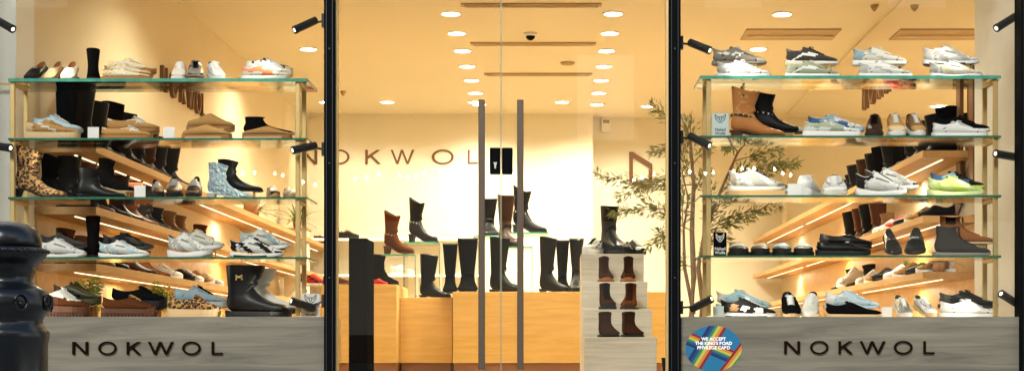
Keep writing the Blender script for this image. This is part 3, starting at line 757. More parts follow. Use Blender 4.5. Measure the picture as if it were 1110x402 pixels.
def put(name, label, cat, loc, L, yaw, st, pitch=0, group=None, sc=(1, 1, 1), roll=0):
    z = loc[2]+(math.sin(R(abs(pitch)))*L*.5 if pitch else 0)
    e = bpy.data.objects.new(name, None); COL.objects.link(e); e.empty_display_size = .05
    e.location = (loc[0], loc[1], z+.001); e.rotation_euler = (R(roll), R(pitch), R(yaw))
    e.scale = (L*sc[0], L*sc[1], L*sc[2])
    tag(e, label, cat, group)
    for nm, me in shoe_meshes(st):
        o = bpy.data.objects.new(nm, me); COL.objects.link(o); o.parent = e
    return e
RIS = {}
def stand(x, y, z0, h, w, d, label, wire=True):
    e = empty('shoe_riser', (x, y, z0), 0, label, 'shoe stand', 'small risers under the raised shoes')
    m = M_brass if wire else M_oakx
    if wire:
        t = .003
        b = MB()
        b.box(-w/2, w/2, -d/2, d/2, h-.005, h, m); b.build('top', e)
        b = MB()
        for sx in (-1, 1):
            for sy in (-1, 1): b.box(sx*w/2-t-(t if sx > 0 else -t), sx*w/2+t-(t if sx > 0 else -t), sy*d/2-t-(t if sy > 0 else -t), sy*d/2+t-(t if sy > 0 else -t), .001, h-.0055, m)
        b.build('frame', e)
    else:
        bx('block', -w/2, w/2, -d/2, d/2, .001, h, m, e, .002)
YF, YR = .215, .345
def short_of(s):
    w = s.split(' '); return ' '.join(w[:9])
def D(shape, *c, **k):
    d = dict(shape=shape, c=c); d.update(k); return d

def topz(st):
    return max(v.co.z for nm, me in shoe_meshes(st) if nm in ('upper', 'pull_strap') for v in me.vertices)
def side(name, short, cat, row_z, x0, x1, top, base, st, raised=0, Y=None, yaw=0, group=None, wire=True, dy=0):
    """side view: heel at pixel x0, toe at x1, top and base pixel rows; raised if base sits above the shelf"""
    Y = Y if Y is not None else (YR if raised else YF)
    L = abs(ax(x1, Y)-ax(x0, Y))/(1 if not yaw else math.cos(R(yaw))+.15*abs(math.sin(R(yaw)))); cx = (ax(x0, Y)+ax(x1, Y))/2
    h = raised*(DC+Y)/F
    sz = (base-top)*(DC+Y)/F/(topz(st)*L)
    put(name, short, cat, (cx, Y, row_z+h), L, (0 if x1 > x0 else 180)+yaw, st, group=group, sc=(1, min(1, .275/L)*(1+dy), sz))
    if raised: stand(cx, Y, row_z, h-.001, L*.62, .085, 'small %s stand holding up the %s' % ('brass' if wire else 'wooden', short_of(short)), wire)
def front(name, short, cat, row_z, x0, x1, top, base, st, yaw=-90, Y=.31, pitch=0, raised=0, group=None, L=None):
    wpx = x1-x0; cx = (x0+x1)/2; yaw0 = yaw; yaw = yaw+math.degrees(math.atan((600-cx)/F))
    Wm = wpx*(DC+Y)/F
    L = L or max(.25, min(.30, Wm/.37))
    ca = abs(math.sin(R(yaw0)))
    sy = max(.6, min(1.5, (Wm-abs(math.cos(R(yaw0)))*L*.5)/(.36*ca*L)))
    h = raised*(DC+Y)/F
    if st['shape'] in ('sneaker', 'runner', 'low') and not pitch and yaw0 < 0: pitch = 13
    hm = (base-top)*(DC+Y)/F - math.sin(R(abs(pitch)))*L*.75
    sz = max(.62, hm/(topz(st)*L))
    put(name, short, cat, (ax(cx, Y), Y, row_z+h), L, yaw, st, pitch, group, sc=(1, sy, sz))
    if raised: stand(ax(cx, Y), Y, row_z, h-.001, .07, .14, 'small brass stand holding up the '+short_of(short))
def card(x0, x1, y0, y1, zrow, Y, m, label, text=None, ink=None):
    xa, xb = ax(x0, Y), ax(x1, Y); h = (y1-y0)*(DC+Y)/F; w = xb-xa
    e = empty('brand_card' if text else 'price_card', ((xa+xb)/2, Y, zrow+.001), 0, label, 'card')
    bx('card_face', -w/2, w/2, 0, .006, 0, h, m, e, .0008)
    bx('card_foot', -w/2+.004, w/2-.004, .0062, .03, 0, .004, m, e)
    if text:
        for s_, zz, hh in text:
            txt(s_, 0, zz*h, hh*h, -.0006, ink, e, bold=.02, wmax=w*.86)
        wolf(e, 0, h*.60, h*.36, w*.62, ink)
    return e
def txt(s, x, z, h, y, m, parent, bold=.0, wmax=None, name='writing'):
    cu = bpy.data.curves.new(name, 'FONT'); cu.body = s; cu.size = h*1.38; cu.align_x = 'CENTER'; cu.offset = bold*h; cu.extrude = .0003
    tmp = bpy.data.objects.new('tmp', cu); COL.objects.link(tmp)
    me = bpy.data.meshes.new_from_object(tmp.evaluated_get(bpy.context.evaluated_depsgraph_get()))
    bpy.data.objects.remove(tmp); bpy.data.curves.remove(cu)
    me.materials.clear(); me.materials.append(m)
    xs = [v.co.x for v in me.vertices]; wd = max(xs)-min(xs); k = min(1, wmax/wd) if wmax else 1
    for v in me.vertices: v.co = Vector(((v.co.x)*k, -v.co.z, v.co.y))
    o = bpy.data.objects.new(name, me); COL.objects.link(o); o.parent = parent; o.location = (x, y, z)
    return o
def wolf(parent, x, z, h, w, m):
    b = MB(); t = h*.075
    pts = [(-.5, 1), (-.32, .72), (-.12, .66), (.12, .66), (.32, .72), (.5, 1), (.46, .48), (.28, .22), (.1, 0), (-.1, 0), (-.28, .22), (-.46, .48), (-.5, 1)]
    def line(p, q):
        p = Vector((p[0]*w+x, p[1]*h+z)); q = Vector((q[0]*w+x, q[1]*h+z)); n = Vector((-(q-p).y, (q-p).x)).normalized()*t/2
        b.prism([tuple(p+n), tuple(p-n), tuple(q-n), tuple(q+n)], -.0009, 0, m)
    for p, q in zip(pts, pts[1:]): line(p, q)
    for p, q in (((-.12, .66), (-.08, .3)), ((.12, .66), (.08, .3)), ((-.08, .3), (0, .16)), ((.08, .3), (0, .16)), ((-.38, .55), (-.15, .48)), ((.38, .55), (.15, .48))): line(p, q)
    b.build('wolf_emblem', parent)
NW = [('Naked', .24, .13), ('Wolfe', .07, .13)]
# ---- left window, top shelf
z = ZL[0]
front('loafer', 'black loafer at left end of the left top shelf', 'shoe', z, 28, 52, 62, 85, D('loafer', 'black', fin='leather', sole=(.07, .05), solec='black', lin='rust', vamp='black', buckle='silver'), yaw=-112, pitch=24, L=.25)
front('loafer', 'tan loafer beside the black one, left top shelf', 'shoe', z, 49, 69, 63, 85.5, D('loafer', 'beige', fin='suede', sole=(.07, .05), solec='tan', lin='rust', vamp='beige', buckle='silver'), yaw=-106, pitch=24, L=.25)
front('loafer', 'cream loafer beside the black boot, left top shelf', 'shoe', z, 66, 87, 63, 85.5, D('loafer', 'offwhite', fin='leather', sole=(.07, .05), solec='tan', lin='rust', vamp='white'), yaw=-100, pitch=24, L=.25)
front('tall_boot', 'black boot standing upright on the left top shelf', 'boot', z, 92, 111, 54, 86, D('mid', 'black', fin='suede', sole=(.06, .05), solec='black', heel=.05), yaw=88, L=.25)
cr = D('low', 'cream', 'beige', 'white', pat='toe', fin='suede', sole=(.11, .10), solec='gum', lace='white', lin='cream', tongue=0)
side('sneaker', 'cream suede sneaker, topmost of three, left top shelf', 'shoe', z, 117, 169, 56, 72, cr, raised=14.5, Y=.42)
side('sneaker', 'cream suede sneaker, middle of three, left top shelf', 'shoe', z, 113, 165, 65.5, 80, cr, raised=7, Y=.32)
side('sneaker', 'cream suede sneaker, lowest of three, left top shelf', 'shoe', z, 111, 164, 73, 86, cr, Y=.205)
front('sneaker', 'white sneaker seen from the front, left of silver one, left top shelf', 'shoe', z, 186, 204, 59.5, 85.5, D('sneaker', 'offwhite', 'pink', pat='wave', fin='mesh', sole=(.12, .10), solec='white', lace='white'), yaw=-94)
front('sneaker', 'dark silver sneaker seen from the front between two white ones', 'shoe', z, 203, 221, 60, 83, D('runner', 'silver', 'char', 'black', pat='wave', fin='metal', sole=(.12, .10), solec='grey', lace='black'), raised=2)
front('sneaker', 'white sneaker seen from the front, right of silver one', 'shoe', z, 223, 243, 59.5, 85.5, D('sneaker', 'white', fin='mesh', sole=(.12, .10), solec='white', lace='white'), yaw=-78)
side('sneaker', 'dark and white sneaker, topmost of three, left top shelf', 'shoe', z, 268, 317, 55, 70, D('low', 'char', 'white', 'cream', pat='wave', sole=(.10, .08), solec='cream', lace='white'), raised=16, Y=.42)
side('sneaker', 'white sneaker, middle of three, left top shelf', 'shoe', z, 266, 317, 61, 78, D('low', 'white', 'lgrey', 'beige', pat='heel', sole=(.11, .09), solec='cream', lace='white'), raised=8, Y=.32)
side('sneaker', 'white and coral sneaker, lowest of three, left top shelf', 'shoe', z, 262, 313, 70, 86, D('low', 'offwhite', 'coral', 'coral', pat='block', sole=(.13, .11), solec='offwhite', lace='white'), Y=.205)
# ---- left window, second shelf
z = ZL[1]
side('platform_sneaker', 'beige thick soled suede sneaker on the left second shelf', 'shoe', z, 28, 86, 129, 150, D('low', 'tan', 'beige', 'offwhite', pat='heel', fin='suede', sole=(.20, .17), solec='beige', rig=1, lace='offwhite', lin='offwhite'))
side('sneaker', 'pale blue sneaker behind the beige platform sneaker', 'shoe', z, 36, 89, 120, 139, D('low', 'iceblue', 'offwhite', fin='suede', sole=(.08, .06), solec='steelb', lace='white'), raised=10.5)
mo = D('loafer', 'tan', 'offwhite', pat='fur', fin='suede', sole=(.10, .09), solec='gum', lin='offwhite', lace='white')
side('moccasin', 'tan moccasin with white laces, raised, left second shelf', 'shoe', z, 116, 172, 125, 142, mo, raised=10)
side('moccasin', 'tan moccasin with white laces, lower, left second shelf', 'shoe', z, 110, 165, 136, 150, mo)
card(95, 107, 138, 150.3, z, .155, M_white, 'small white price card beside the beige platform sneaker')
card(177, 189, 138, 150.3, z, .155, M_white, 'small white price card between the tan moccasins and slippers', None)
sl = D('slipper', 'tan', fin='suede', sole=(.14, .13), solec='gum', sole2='beige', lin='beige')
side('slipper', 'tan platform slipper, raised rear one, left second shelf', 'shoe', z, 203, 254, 119, 139, sl, raised=12)
side('slipper', 'tan platform slipper, front one, left second shelf', 'shoe', z, 198, 251, 133, 150, sl)
side('ankle_boot', 'black low ankle boot above a tan slipper, left window', 'boot', z, 264, 319, 121, 140, D('mini', 'black', fin='suede', sole=(.08, .05), solec='beige'), raised=9)
side('slipper', 'small tan slipper under the black ankle boot, left second shelf', 'shoe', z, 264, 316, 135, 150, D('slipper', 'tan', fin='suede', sole=(.20, .18), solec='gum', sole2='beige', lin='beige'))
# ---- left window, third shelf
z = ZL[2]
side('ankle_boot', 'leopard print heeled boot on the left third shelf', 'boot', z, 17, 73, 157, 213.5, D('mid', 'leopard', sole=(.03, .03), solec='black', heel=.20, hx=.12, taper=.6, point=1), dy=.1)
side('ankle_boot', 'black suede boot half hidden behind the leopard boot', 'boot', z, 44, 86, 161, 211, D('mid', 'suedeblack', fin='suede', sole=(.03, .03), solec='black', heel=.18, hx=.12, taper=.6, point=1), raised=1, Y=.37)
side('ankle_boot', 'black leather ankle boot with studded heel, left third shelf', 'boot', z, 85, 138, 181, 213.5, D('ankle', 'black', fin='leather', sole=(.03, .03), solec='black', heel=.10, hx=.22, buckle='silver', point=.8))
side('ankle_boot', 'black suede ankle boot raised, left third shelf', 'boot', z, 106, 146, 167, 204, D('ankle', 'suedeblack', fin='suede', sole=(.04, .03), solec='beige', heel=.12, hx=.2, point=.8), raised=9)
front('ankle_boot', 'slim black suede boot behind the black leather ankle boot', 'boot', z, 76, 92, 179, 212, D('ankle', 'suedeblack', fin='suede', sole=(.03, .03), solec='black', heel=.1), yaw=110, Y=.40)
card(145.5, 157.5, 201, 213.8, z, .155, M_white, 'small white price card beside the bronze slippers')
bz = D('loafer', 'bronze', 'silver', 'dbrown', pat='wave', fin='metal', sole=(.08, .06), solec='black', lin='dbrown', buckle='silver')
front('loafer', 'bronze metallic loafer, leftmost of three, left third shelf', 'shoe', z, 162, 178, 191, 213.5, bz, pitch=12, yaw=-84)
front('loafer', 'bronze metallic loafer, middle of three, left third shelf', 'shoe', z, 180, 198, 188, 213.5, bz, pitch=14)
front('loafer', 'dark bronze metallic loafer, rightmost of three, left third shelf', 'shoe', z, 202, 221, 188, 213.5, D('loafer', 'dbrown', 'silver', 'bronze', pat='wave', fin='metal', sole=(.08, .06), solec='black', lin='dbrown', buckle='silver'), pitch=14, yaw=-96)
side('ankle_boot', 'silver blue metallic ankle boot, left third shelf', 'boot', z, 225, 273, 175, 213.5, D('ankle', 'iceblue', fin='foil', sole=(.03, .02), solec='lgrey', heel=.12, hx=.2, point=.8))
side('ankle_boot', 'black leather ankle boot raised behind the silver one', 'boot', z, 235, 285, 168, 203, D('ankle', 'black', fin='leather', sole=(.04, .03), solec='black', heel=.10, hx=.2, point=.6), raised=9.5, wire=False)
front('flat_shoe', 'small black and silver flat at the left rack post', 'shoe', z, 287, 303, 198, 213.5, D('loafer', 'silver', 'black', pat='cap', fin='metal', sole=(.06, .05), solec='tan'), yaw=-80, L=.25)
front('flat_shoe', 'small white metallic flat behind the right post of rack', 'shoe', z, 305, 322, 199, 213.5, D('loafer', 'offwhite', fin='metal', sole=(.06, .05), solec='tan'), yaw=-80, L=.25)
# ---- left window, fourth shelf
z = ZL[3]
side('running_shoe', 'white running shoe beside the bollard top, left window', 'shoe', z, 42, 93, 258, 278.5, D('runner', 'white', 'lgrey', fin='mesh', sole=(.14, .10), solec='white', lace='white'))
side('running_shoe', 'black running shoe raised behind the white one', 'shoe', z, 44, 97, 249, 267, D('runner', 'char', 'black', pat='heel', sole=(.12, .09), solec='char', lace='black'), raised=10)
side('running_shoe', 'pale blue and white running shoe, left fourth shelf', 'shoe', z, 108, 161, 260, 278.5, D('runner', 'white', 'iceblue', 'iceblue', pat='wave', sole=(.14, .10), solec='white', lace='white'))
side('running_shoe', 'black running shoe raised behind the pale blue one', 'shoe', z, 112, 166, 251, 269, D('runner', 'black', 'char', pat='wave', sole=(.12, .09), solec='char', lace='black'), raised=10)
side('chunky_sneaker', 'white chunky sneaker in front, left fourth shelf', 'shoe', z, 181, 231, 252, 278.5, D('runner', 'white', 'lgrey', 'lgrey', pat='wave', sole=(.17, .13), solec='white', lace='white'), dy=.2, yaw=-12)
side('chunky_sneaker', 'white chunky sneaker raised behind its front twin', 'shoe', z, 196, 241, 247, 268, D('runner', 'offwhite', 'iceblue', pat='heel', sole=(.15, .12), solec='white', lace='white'), raised=10)
side('running_shoe', 'white and black running shoe, left fourth shelf', 'shoe', z, 250, 307, 257, 278.5, D('runner', 'white', 'black', 'black', pat='wave', sole=(.14, .10), solec='white', sole2='black', lace='black'))
side('running_shoe', 'grey white running shoe raised beside the left rack post', 'shoe', z, 260, 314, 246, 268, D('runner', 'offwhite', 'steelb', 'lgrey', pat='wave', sole=(.14, .10), solec='white', sole2='char', lace='white'), raised=10)
front('tall_boot', 'black suede boot between two running shoe pairs', 'boot', z, 87, 110, 232, 278, D('mid', 'suedeblack', fin='suede', sole=(.04, .03), solec='black', heel=.05), yaw=100, L=.27, Y=.40)
# ---- left window, base
z = ZL[4]
side('platform_shoe', 'brown platform shoe with white trim beside the bollard', 'shoe', z, 44, 96, 311, 342, D('low', 'brown', 'offwhite', 'offwhite', pat='fur', fin='suede', sole=(.24, .20), solec='brown', sole2='dbrown', rig=1, lin='tan', lace='white'), dy=.1)
side('clog', 'olive black shoe raised behind the brown platform shoe', 'shoe', z, 58, 109, 303, 327, D('low', 'olive', 'black', pat='heel', fin='leather', sole=(.15, .13), solec='olive', lace='olive'), raised=14)
side('moccasin', 'brown suede lace shoe on the left window base', 'shoe', z, 111, 168, 319, 342, D('loafer', 'brown', fin='suede', sole=(.18, .16), solec='brown', sole2='dbrown', rig=1, lin='white', lace='tan'))
side('moccasin', 'black suede lace shoe raised behind the brown one', 'shoe', z, 121, 180, 309, 333, D('loafer', 'black', fin='suede', sole=(.18, .16), solec='black', lin='white', lace='black'), raised=9)
side('moccasin', 'leopard print lace shoe on the left window base', 'shoe', z, 182, 238, 319, 342, D('loafer', 'leopard', fin='suede', sole=(.16, .14), solec='beige', lin='rust', lace='rust'))
side('platform_sneaker', 'grey blue platform sneaker behind the leopard shoe', 'shoe', z, 189, 246, 307, 331, D('low', 'steelb', 'lgrey', fin='suede', sole=(.18, .15), solec='lgrey', lace='black'), raised=10)
side('chunky_boot', 'big black leather boot on the left window base', 'boot', z, 246, 315, 285, 342, D('chunky', 'black', fin='leather', sole=(.13, .11), solec='black', rig=1, buckle='gold', wide=1.15), dy=.4)
side('chunky_boot', 'cream boot raised behind the big black boot', 'boot', z, 262, 326, 287, 336, D('chunky', 'offwhite', fin='suede', sole=(.12, .10), solec='dbrown'), raised=5, dy=.3)
card(326.5, 346.5, 316, 342, z, .16, M_white, 'white brand card with wolf emblem beside the door post', NW, M_ink)
# ---- right window, top shelf
z = ZR[0]
side('sneaker', 'grey suede sneaker with white emblem, right top shelf', 'shoe', z, 772.5, 830, 44.5, 64, D('sneaker', 'grey', 'white', 'lgrey', pat='vee', fin='suede', sole=(.09, .05), solec='grey', lace='offwhite', lin='dbrown'), raised=18.5)
side('sneaker', 'white sneaker at left end of right top shelf', 'shoe', z, 777, 835, 63.5, 82.5, D('sneaker', 'white', 'lgrey', pat='heel', sole=(.12, .08), solec='white', lace='white'))
side('sneaker', 'charcoal sneaker with white stripes, right top shelf', 'shoe', z, 852, 908, 45, 64.5, D('sneaker', 'char', 'white', 'grey', pat='saddle', sole=(.12, .08), solec='offwhite', lace='black'), raised=18)
side('sneaker', 'sage green sneaker with white stripes, right top shelf', 'shoe', z, 852, 909, 64, 82.5, D('sneaker', 'sage', 'white', 'beige', pat='saddle', sole=(.12, .08), solec='white', lace='offwhite'))
side('sneaker', 'white sneaker with grey stripe, right top shelf', 'shoe', z, 925, 982, 45, 64.5, D('sneaker', 'offwhite', 'steelb', 'lgrey', pat='heel', sole=(.13, .09), solec='white', lace='white'), raised=18)
side('sneaker', 'plain white sneaker third from left, right top shelf', 'shoe', z, 931, 988, 64.5, 82.5, D('sneaker', 'white', 'lgrey', pat='toe', sole=(.13, .09), solec='white', lace='white'))
side('running_shoe', 'silver white running shoe raised, right top shelf', 'shoe', z, 1001, 1060, 43.5, 64.5, D('runner', 'white', 'lgrey', 'silver', pat='wave', sole=(.13, .09), solec='white', sole2='char', lace='white'), raised=18)
side('running_shoe', 'white running shoe at right end of right top shelf', 'shoe', z, 1008, 1064, 64, 82.5, D('runner', 'white', 'cream', 'lgrey', pat='wave', sole=(.13, .09), solec='white', sole2='grey', lace='white'))
# ---- right window, second shelf
z = ZR[1]
card(771.5, 790, 123, 148, z, .165, mat('pale blue card', (.55, .66, .66), .6, 0, .02), 'pale brand card with wolf emblem on the right second shelf', NW, M_ink)
side('cowboy_boot', 'tan cowboy boot with chunky ankle chain, right second shelf', 'boot', z, 792, 851, 90, 147.5, D('cowboy', 'saddle', 'tan', pat='stitch', fin='leather', sole=(.04, .03), solec='brown', heel=.13, hx=.24, buckle='gold', pull='tan', point=.6, lin='brown'), dy=.15)
side('western_boot', 'black western boot with silver toe, right second shelf', 'boot', z, 814, 871, 93, 139, D('western', 'black', 'silver', pat='cap', fin='leather', sole=(.04, .03), solec='black', heel=.13, hx=.22, buckle='silver', point=.9), raised=8)
side('sneaker', 'blue and white sneaker raised, right second shelf', 'shoe', z, 876, 936, 119, 138, D('sneaker', 'white', 'blue', 'steelb', pat='block', sole=(.12, .09), solec='iceblue', lace='white', lin='blue'), raised=9)
side('sneaker', 'green and white sneaker in front of the blue one', 'shoe', z, 871.5, 932, 130, 147.8, D('low', 'white', 'sage', 'sage', pat='block', sole=(.18, .14), solec='white', lace='white'))
front('sneaker', 'dark brown sneaker seen from the front, right second shelf', 'shoe', z, 938, 958, 118, 147.8, D('sneaker', 'dbrown', 'bronze', pat='block', fin='leather', sole=(.12, .10), solec='dbrown', lace='black'), yaw=-92)
ts_ = D('sneaker', 'tan', 'beige', 'bronze', pat='toe', fin='suede', sole=(.13, .11), solec='white', lace='offwhite', lin='brown')
front('sneaker', 'tan sneaker seen from the front beside the dark brown one', 'shoe', z, 959, 981, 117, 147.8, ts_, yaw=-84)
front('sneaker', 'brown tan sneaker seen from the front, rightmost of three', 'shoe', z, 980, 1002, 117, 147.8, D('sneaker', 'bronze', 'tan', 'beige', pat='toe', fin='suede', sole=(.13, .11), solec='white', lace='offwhite', lin='brown'), yaw=-78)
side('sneaker', 'black low sneaker raised, right second shelf', 'shoe', z, 1013, 1072, 121, 138, D('low', 'black', fin='suede', sole=(.10, .07), solec='white', lace='black'), raised=9)
side('sneaker', 'white low sneaker below the black one, right second shelf', 'shoe', z, 1011, 1069, 131, 147.8, D('low', 'white', fin='mesh', sole=(.12, .10), solec='white', lace='white'))
# ---- right window, third shelf
z = ZR[2]
tag(bx('display_block', ax(787, .27), ax(848, .27), .17, .40, z+.001, z+6*.00505, M_oakx, bevel=.002), 'flat pale wooden block under the grey and white sneaker', 'shoe stand')
side('sneaker', 'grey and white sneaker on a flat pale block', 'shoe', z+6*.0051, 790, 850, 182, 206.5, D('sneaker', 'lgrey', 'white', 'grey', pat='wave', fin='suede', sole=(.10, .08), solec='offwhite', lace='char', lin='char'), Y=.24)
side('sneaker', 'charcoal and white sneaker behind the grey one', 'shoe', z+6*.0051, 796, 855, 179, 201, D('sneaker', 'char', 'white', 'grey', pat='wave', fin='suede', sole=(.10, .08), solec='offwhite', lace='white', lin='char'), Y=.35)
front('sneaker', 'plain white shoe seen from behind, right third shelf', 'shoe', z, 862, 889, 189.5, 212.5, D('low', 'white', fin='mesh', sole=(.16, .13), solec='white', lace='white'), yaw=80, L=.28)
front('sneaker', 'white shoe with dark trim facing the window, right third shelf', 'shoe', z, 891, 918, 190, 212.5, D('low', 'white', 'char', 'grey', pat='heel', fin='mesh', sole=(.16, .13), solec='offwhite', lace='white'), yaw=-90, L=.28)
card(854, 869, 200, 212.8, z, .16, M_white, 'small white price card before the plain white shoe')
side('running_shoe', 'white and black chunky running shoe, right third shelf', 'shoe', z, 928, 982, 186, 212.5, D('runner', 'white', 'black', 'offwhite', pat='heel', sole=(.16, .12), solec='white', lace='black'), dy=.15)
side('running_shoe', 'white and silver running shoe raised behind its twin', 'shoe', z, 938, 995, 180, 204, D('runner', 'white', 'lgrey', 'char', pat='wave', sole=(.14, .10), solec='white', lace='white'), raised=9)
side('running_shoe', 'navy and black running shoe behind the lime one', 'shoe', z, 1009, 1066, 182, 202, D('runner', 'black', 'blue', 'steelb', pat='block', sole=(.16, .12), solec='lime', sole2='lime', lace='black'), raised=9)
side('running_shoe', 'lime yellow running shoe on the right third shelf', 'shoe', z, 1006, 1066, 191, 212.5, D('runner', 'lime', 'limel', 'limel', pat='wave', sole=(.17, .12), solec='limel', lace='limel'))
# ---- right window, fourth shelf
z = ZR[3]
card(773.5, 787.5, 252, 277, z, .165, M_black, 'black brand card with white wolf emblem, right fourth shelf', NW, M_white)
for i, (x0, x1, lb, c) in enumerate(((789, 812, 'leftmost', 'offwhite'), (813, 835, 'second from left', 'beige'), (836.5, 858.5, 'third from left', 'iceblue'), (859.5, 882, 'rightmost', 'white'))):
    front('slide_sandal', 'dark slide sandal with %s strap, %s of four in a row' % ({'offwhite': 'pinkish white', 'beige': 'tan', 'iceblue': 'pale blue', 'white': 'white'}[c], lb), 'sandal', z, x0, x1, 261, 277.5,
          D('loafer', 'black', c, pat='strap', fin='leather', sole=(.14, .10), solec='black', lin='tan'), yaw=-90, L=.27)
side('loafer', 'black leather loafer in front, right fourth shelf', 'shoe', z, 885, 943, 262, 277.5, D('loafer', 'black', fin='leather', sole=(.13, .10), solec='black', vamp='black', buckle='silver'))
side('loafer', 'black leather loafer raised behind its twin', 'shoe', z, 888, 944, 252, 270, D('loafer', 'black', 'char', pat='heel', fin='leather', sole=(.15, .12), solec='black', vamp='black'), raised=8)
front('loafer', 'glossy black patent shoe facing the window, right fourth shelf', 'shoe', z, 955, 977, 249, 277.5, D('loafer', 'black', fin='patent', sole=(.08, .05), solec='black', lin='char', vamp='char'), pitch=26, L=.26, yaw=-80)
front('loafer', 'black loafer facing the window beside the patent shoe', 'shoe', z, 981, 1004, 248, 277.5, D('loafer', 'black', fin='leather', sole=(.08, .05), solec='dbrown', lin='char', vamp='black', buckle='silver'), pitch=26, L=.26, yaw=-92)
side('desert_boot', 'charcoal suede chukka boot on the right fourth shelf', 'boot', z, 1013, 1073, 244.5, 277.5, D('lace', 'char', fin='suede', sole=(.09, .07), solec='grey', lace='char'), dy=.15)
side('desert_boot', 'brown suede boot raised behind the charcoal one', 'boot', z, 1017, 1077, 233, 264, D('lace', 'rust', 'black', pat='panelb', fin='suede', sole=(.06, .05), solec='beige', lace='tan', lin='tan'), raised=14, dy=.1)
# ---- right window, base
z = ZR[4]
side('running_shoe', 'aqua running shoe raised at left of right window base', 'shoe', z, 777, 835, 310.5, 331, D('runner', 'aqua', 'iceblue', 'offwhite', pat='wave', sole=(.13, .09), solec='aqua', lace='white'), raised=10)
side('sneaker', 'black sneaker with white star on the right window base', 'shoe', z, 781, 841, 320.5, 342, D('sneaker', 'black', 'white', 'bronze', pat='star', sole=(.10, .08), solec='white', sole2='black', lace='offwhite'))
card(773, 784.5, 329.5, 342, z, .16, mat('pale blue card', (.55, .66, .66)), 'small pale blue price card beside the star sneaker')
front('sneaker', 'black sneaker with white laces facing the window', 'shoe', z, 844, 868, 314.5, 342, D('sneaker', 'black', fin='suede', sole=(.09, .07), solec='beige', lace='white'), yaw=-84)
front('sneaker', 'white sneaker facing the window beside the black laced one', 'shoe', z, 868, 890.5, 314, 342, D('sneaker', 'offwhite', 'beige', pat='heel', fin='leather', sole=(.09, .07), solec='white', lace='white'), yaw=-95)
side('sneaker', 'pale blue sneaker raised behind the beaded black one', 'shoe', z, 894, 952, 313, 333, D('sneaker', 'iceblue', 'white', 'lgrey', pat='heel', sole=(.09, .07), solec='iceblue', lace='white'), raised=10)
side('sneaker', 'black sneaker with colourful beads on right window base', 'shoe', z, 895, 956, 325, 342, D('low', 'black', 'black', pat='wave', fin='suede', sole=(.10, .08), solec='beige', lace='white', lin='offwhite'))
card(956, 967, 330.5, 342, z, .16, M_white, 'small white price card right of the beaded sneaker')
front('sneaker', 'silver grey sneaker facing right on the right window base', 'shoe', z, 967, 988, 324, 342, D('low', 'lgrey', 'grey', pat='heel', fin='metal', sole=(.13, .11), solec='white', lace='white'), yaw=-78, L=.27)
front('sneaker', 'white canvas sneaker facing right beside the silver grey one', 'shoe', z, 990, 1013, 324.5, 342, D('low', 'white', fin='mesh', sole=(.13, .11), solec='beige', lace='white'), yaw=-70, L=.27)
side('sneaker', 'black sneaker raised behind the pale aqua one', 'shoe', z, 1018, 1081, 314, 332.5, D('low', 'black', 'char', pat='heel', fin='leather', sole=(.08, .06), solec='black', lace='black'), raised=10.5)
side('sneaker', 'pale aqua white sneaker at right end of the base', 'shoe', z, 1019, 1081, 323, 342, D('low', 'white', 'iceblue', pat='cap', fin='leather', sole=(.11, .09), solec='white', lace='white'))

# ------------------------------------------------------------------ counter boots and mid-shop shoes
bt = D('tall', 'black', fin='leather', sole=(.04, .03), solec='black', heel=.06, hx=.22)
bs = D('tallslim', 'black', fin='suede', sole=(.04, .03), solec='black', heel=.08, hx=.2)
bb = D('tall', 'dbrown', fin='leather', sole=(.04, .03), solec='black', heel=.06, hx=.22)
def stood(px0, px1, top, base, st, label, yaw, Y, name='tall_boot', L=.27, group='boots on the counters', zb=None):
    Wm = (px1-px0)*(DC+Y)/F
    z0 = az(base, Y) if zb is None else zb
    yaw += math.degrees(math.atan((600-(px0+px1)/2)/F)) if abs(yaw) > 45 else 0
    h = az(top, Y)-z0
    if abs(yaw) < 45: L = Wm/math.cos(R(yaw))
    put(name, label, 'boot', (ax((px0+px1)/2, Y), Y, z0), L, yaw, st, group=group, sc=(1, max(.75, min(2.0, Wm/(.33*L))) if abs(math.sin(R(yaw))) > .7 else 1, h/(topz(st)*L)))
cb = D('cowboy', 'brown', fin='suede', sole=(.04, .03), solec='brown', heel=.2, hx=.2, buckle='gold', point=.7)
cbk = D('cowboy', 'black', fin='leather', sole=(.04, .03), solec='black', heel=.2, hx=.2, buckle='silver', point=.7)
stood(416, 449, 227, 275, cb, 'brown slouchy cowboy boot on the glass riser', -22, 5.42, 'cowboy_boot', .235)
stood(443, 475, 213, 262.5, cbk, 'black cowboy boot standing right of the brown one', -18, 6.3, 'cowboy_boot', .25)
L_ = [(404, 432, 275, 308, D('ankle', 'black', fin='suede', sole=(.04, .03), solec='black', heel=.1), 'short black boot on the left counter beside the pillar', -35, 5.3, zK1),
 (455, 489, 275, 321, bt, 'black tall boot standing alone on the low middle counter', -12, 5.5, zK2),
 (480, 496, 263, 316, bs, 'narrow black boot behind the left door handle, leftmost of pair', -90, 5.3, zK3),
 (495, 519, 257, 316, bs, 'wide black boot just left of the left door handle', -90, 5.2, zK3),
 (531, 567, 256, 316, bt, 'black boot between the two door handles', -28, 5.3, zK3),
 (543, 561, 210, 268, bb, 'dark brown tall boot on a riser behind the right door handle', -60, 5.45, az(267.5, 5.45)),
 (585, 616, 256, 314, bt, 'black shaft boot right of the right door handle', -25, 5.2, zK3),
 (604, 618, 259, 314, bs, 'black boot right of centre on the counter, second from steps', -80, 5.4, zK3),
 (617, 633, 257, 315, bt, 'black boot at the counter end beside the pale steps', -90, 5.2, zK3)]
for x0, x1, t, b_, st, lb, yw, Y, zb in L_: stood(x0, x1, t, b_, st, lb, yw, Y, zb=zb)
stood(556, 593, 200, 253, cbk, 'black boot on a tall riser above the right door handle', -14, 6.4, 'cowboy_boot', .27)
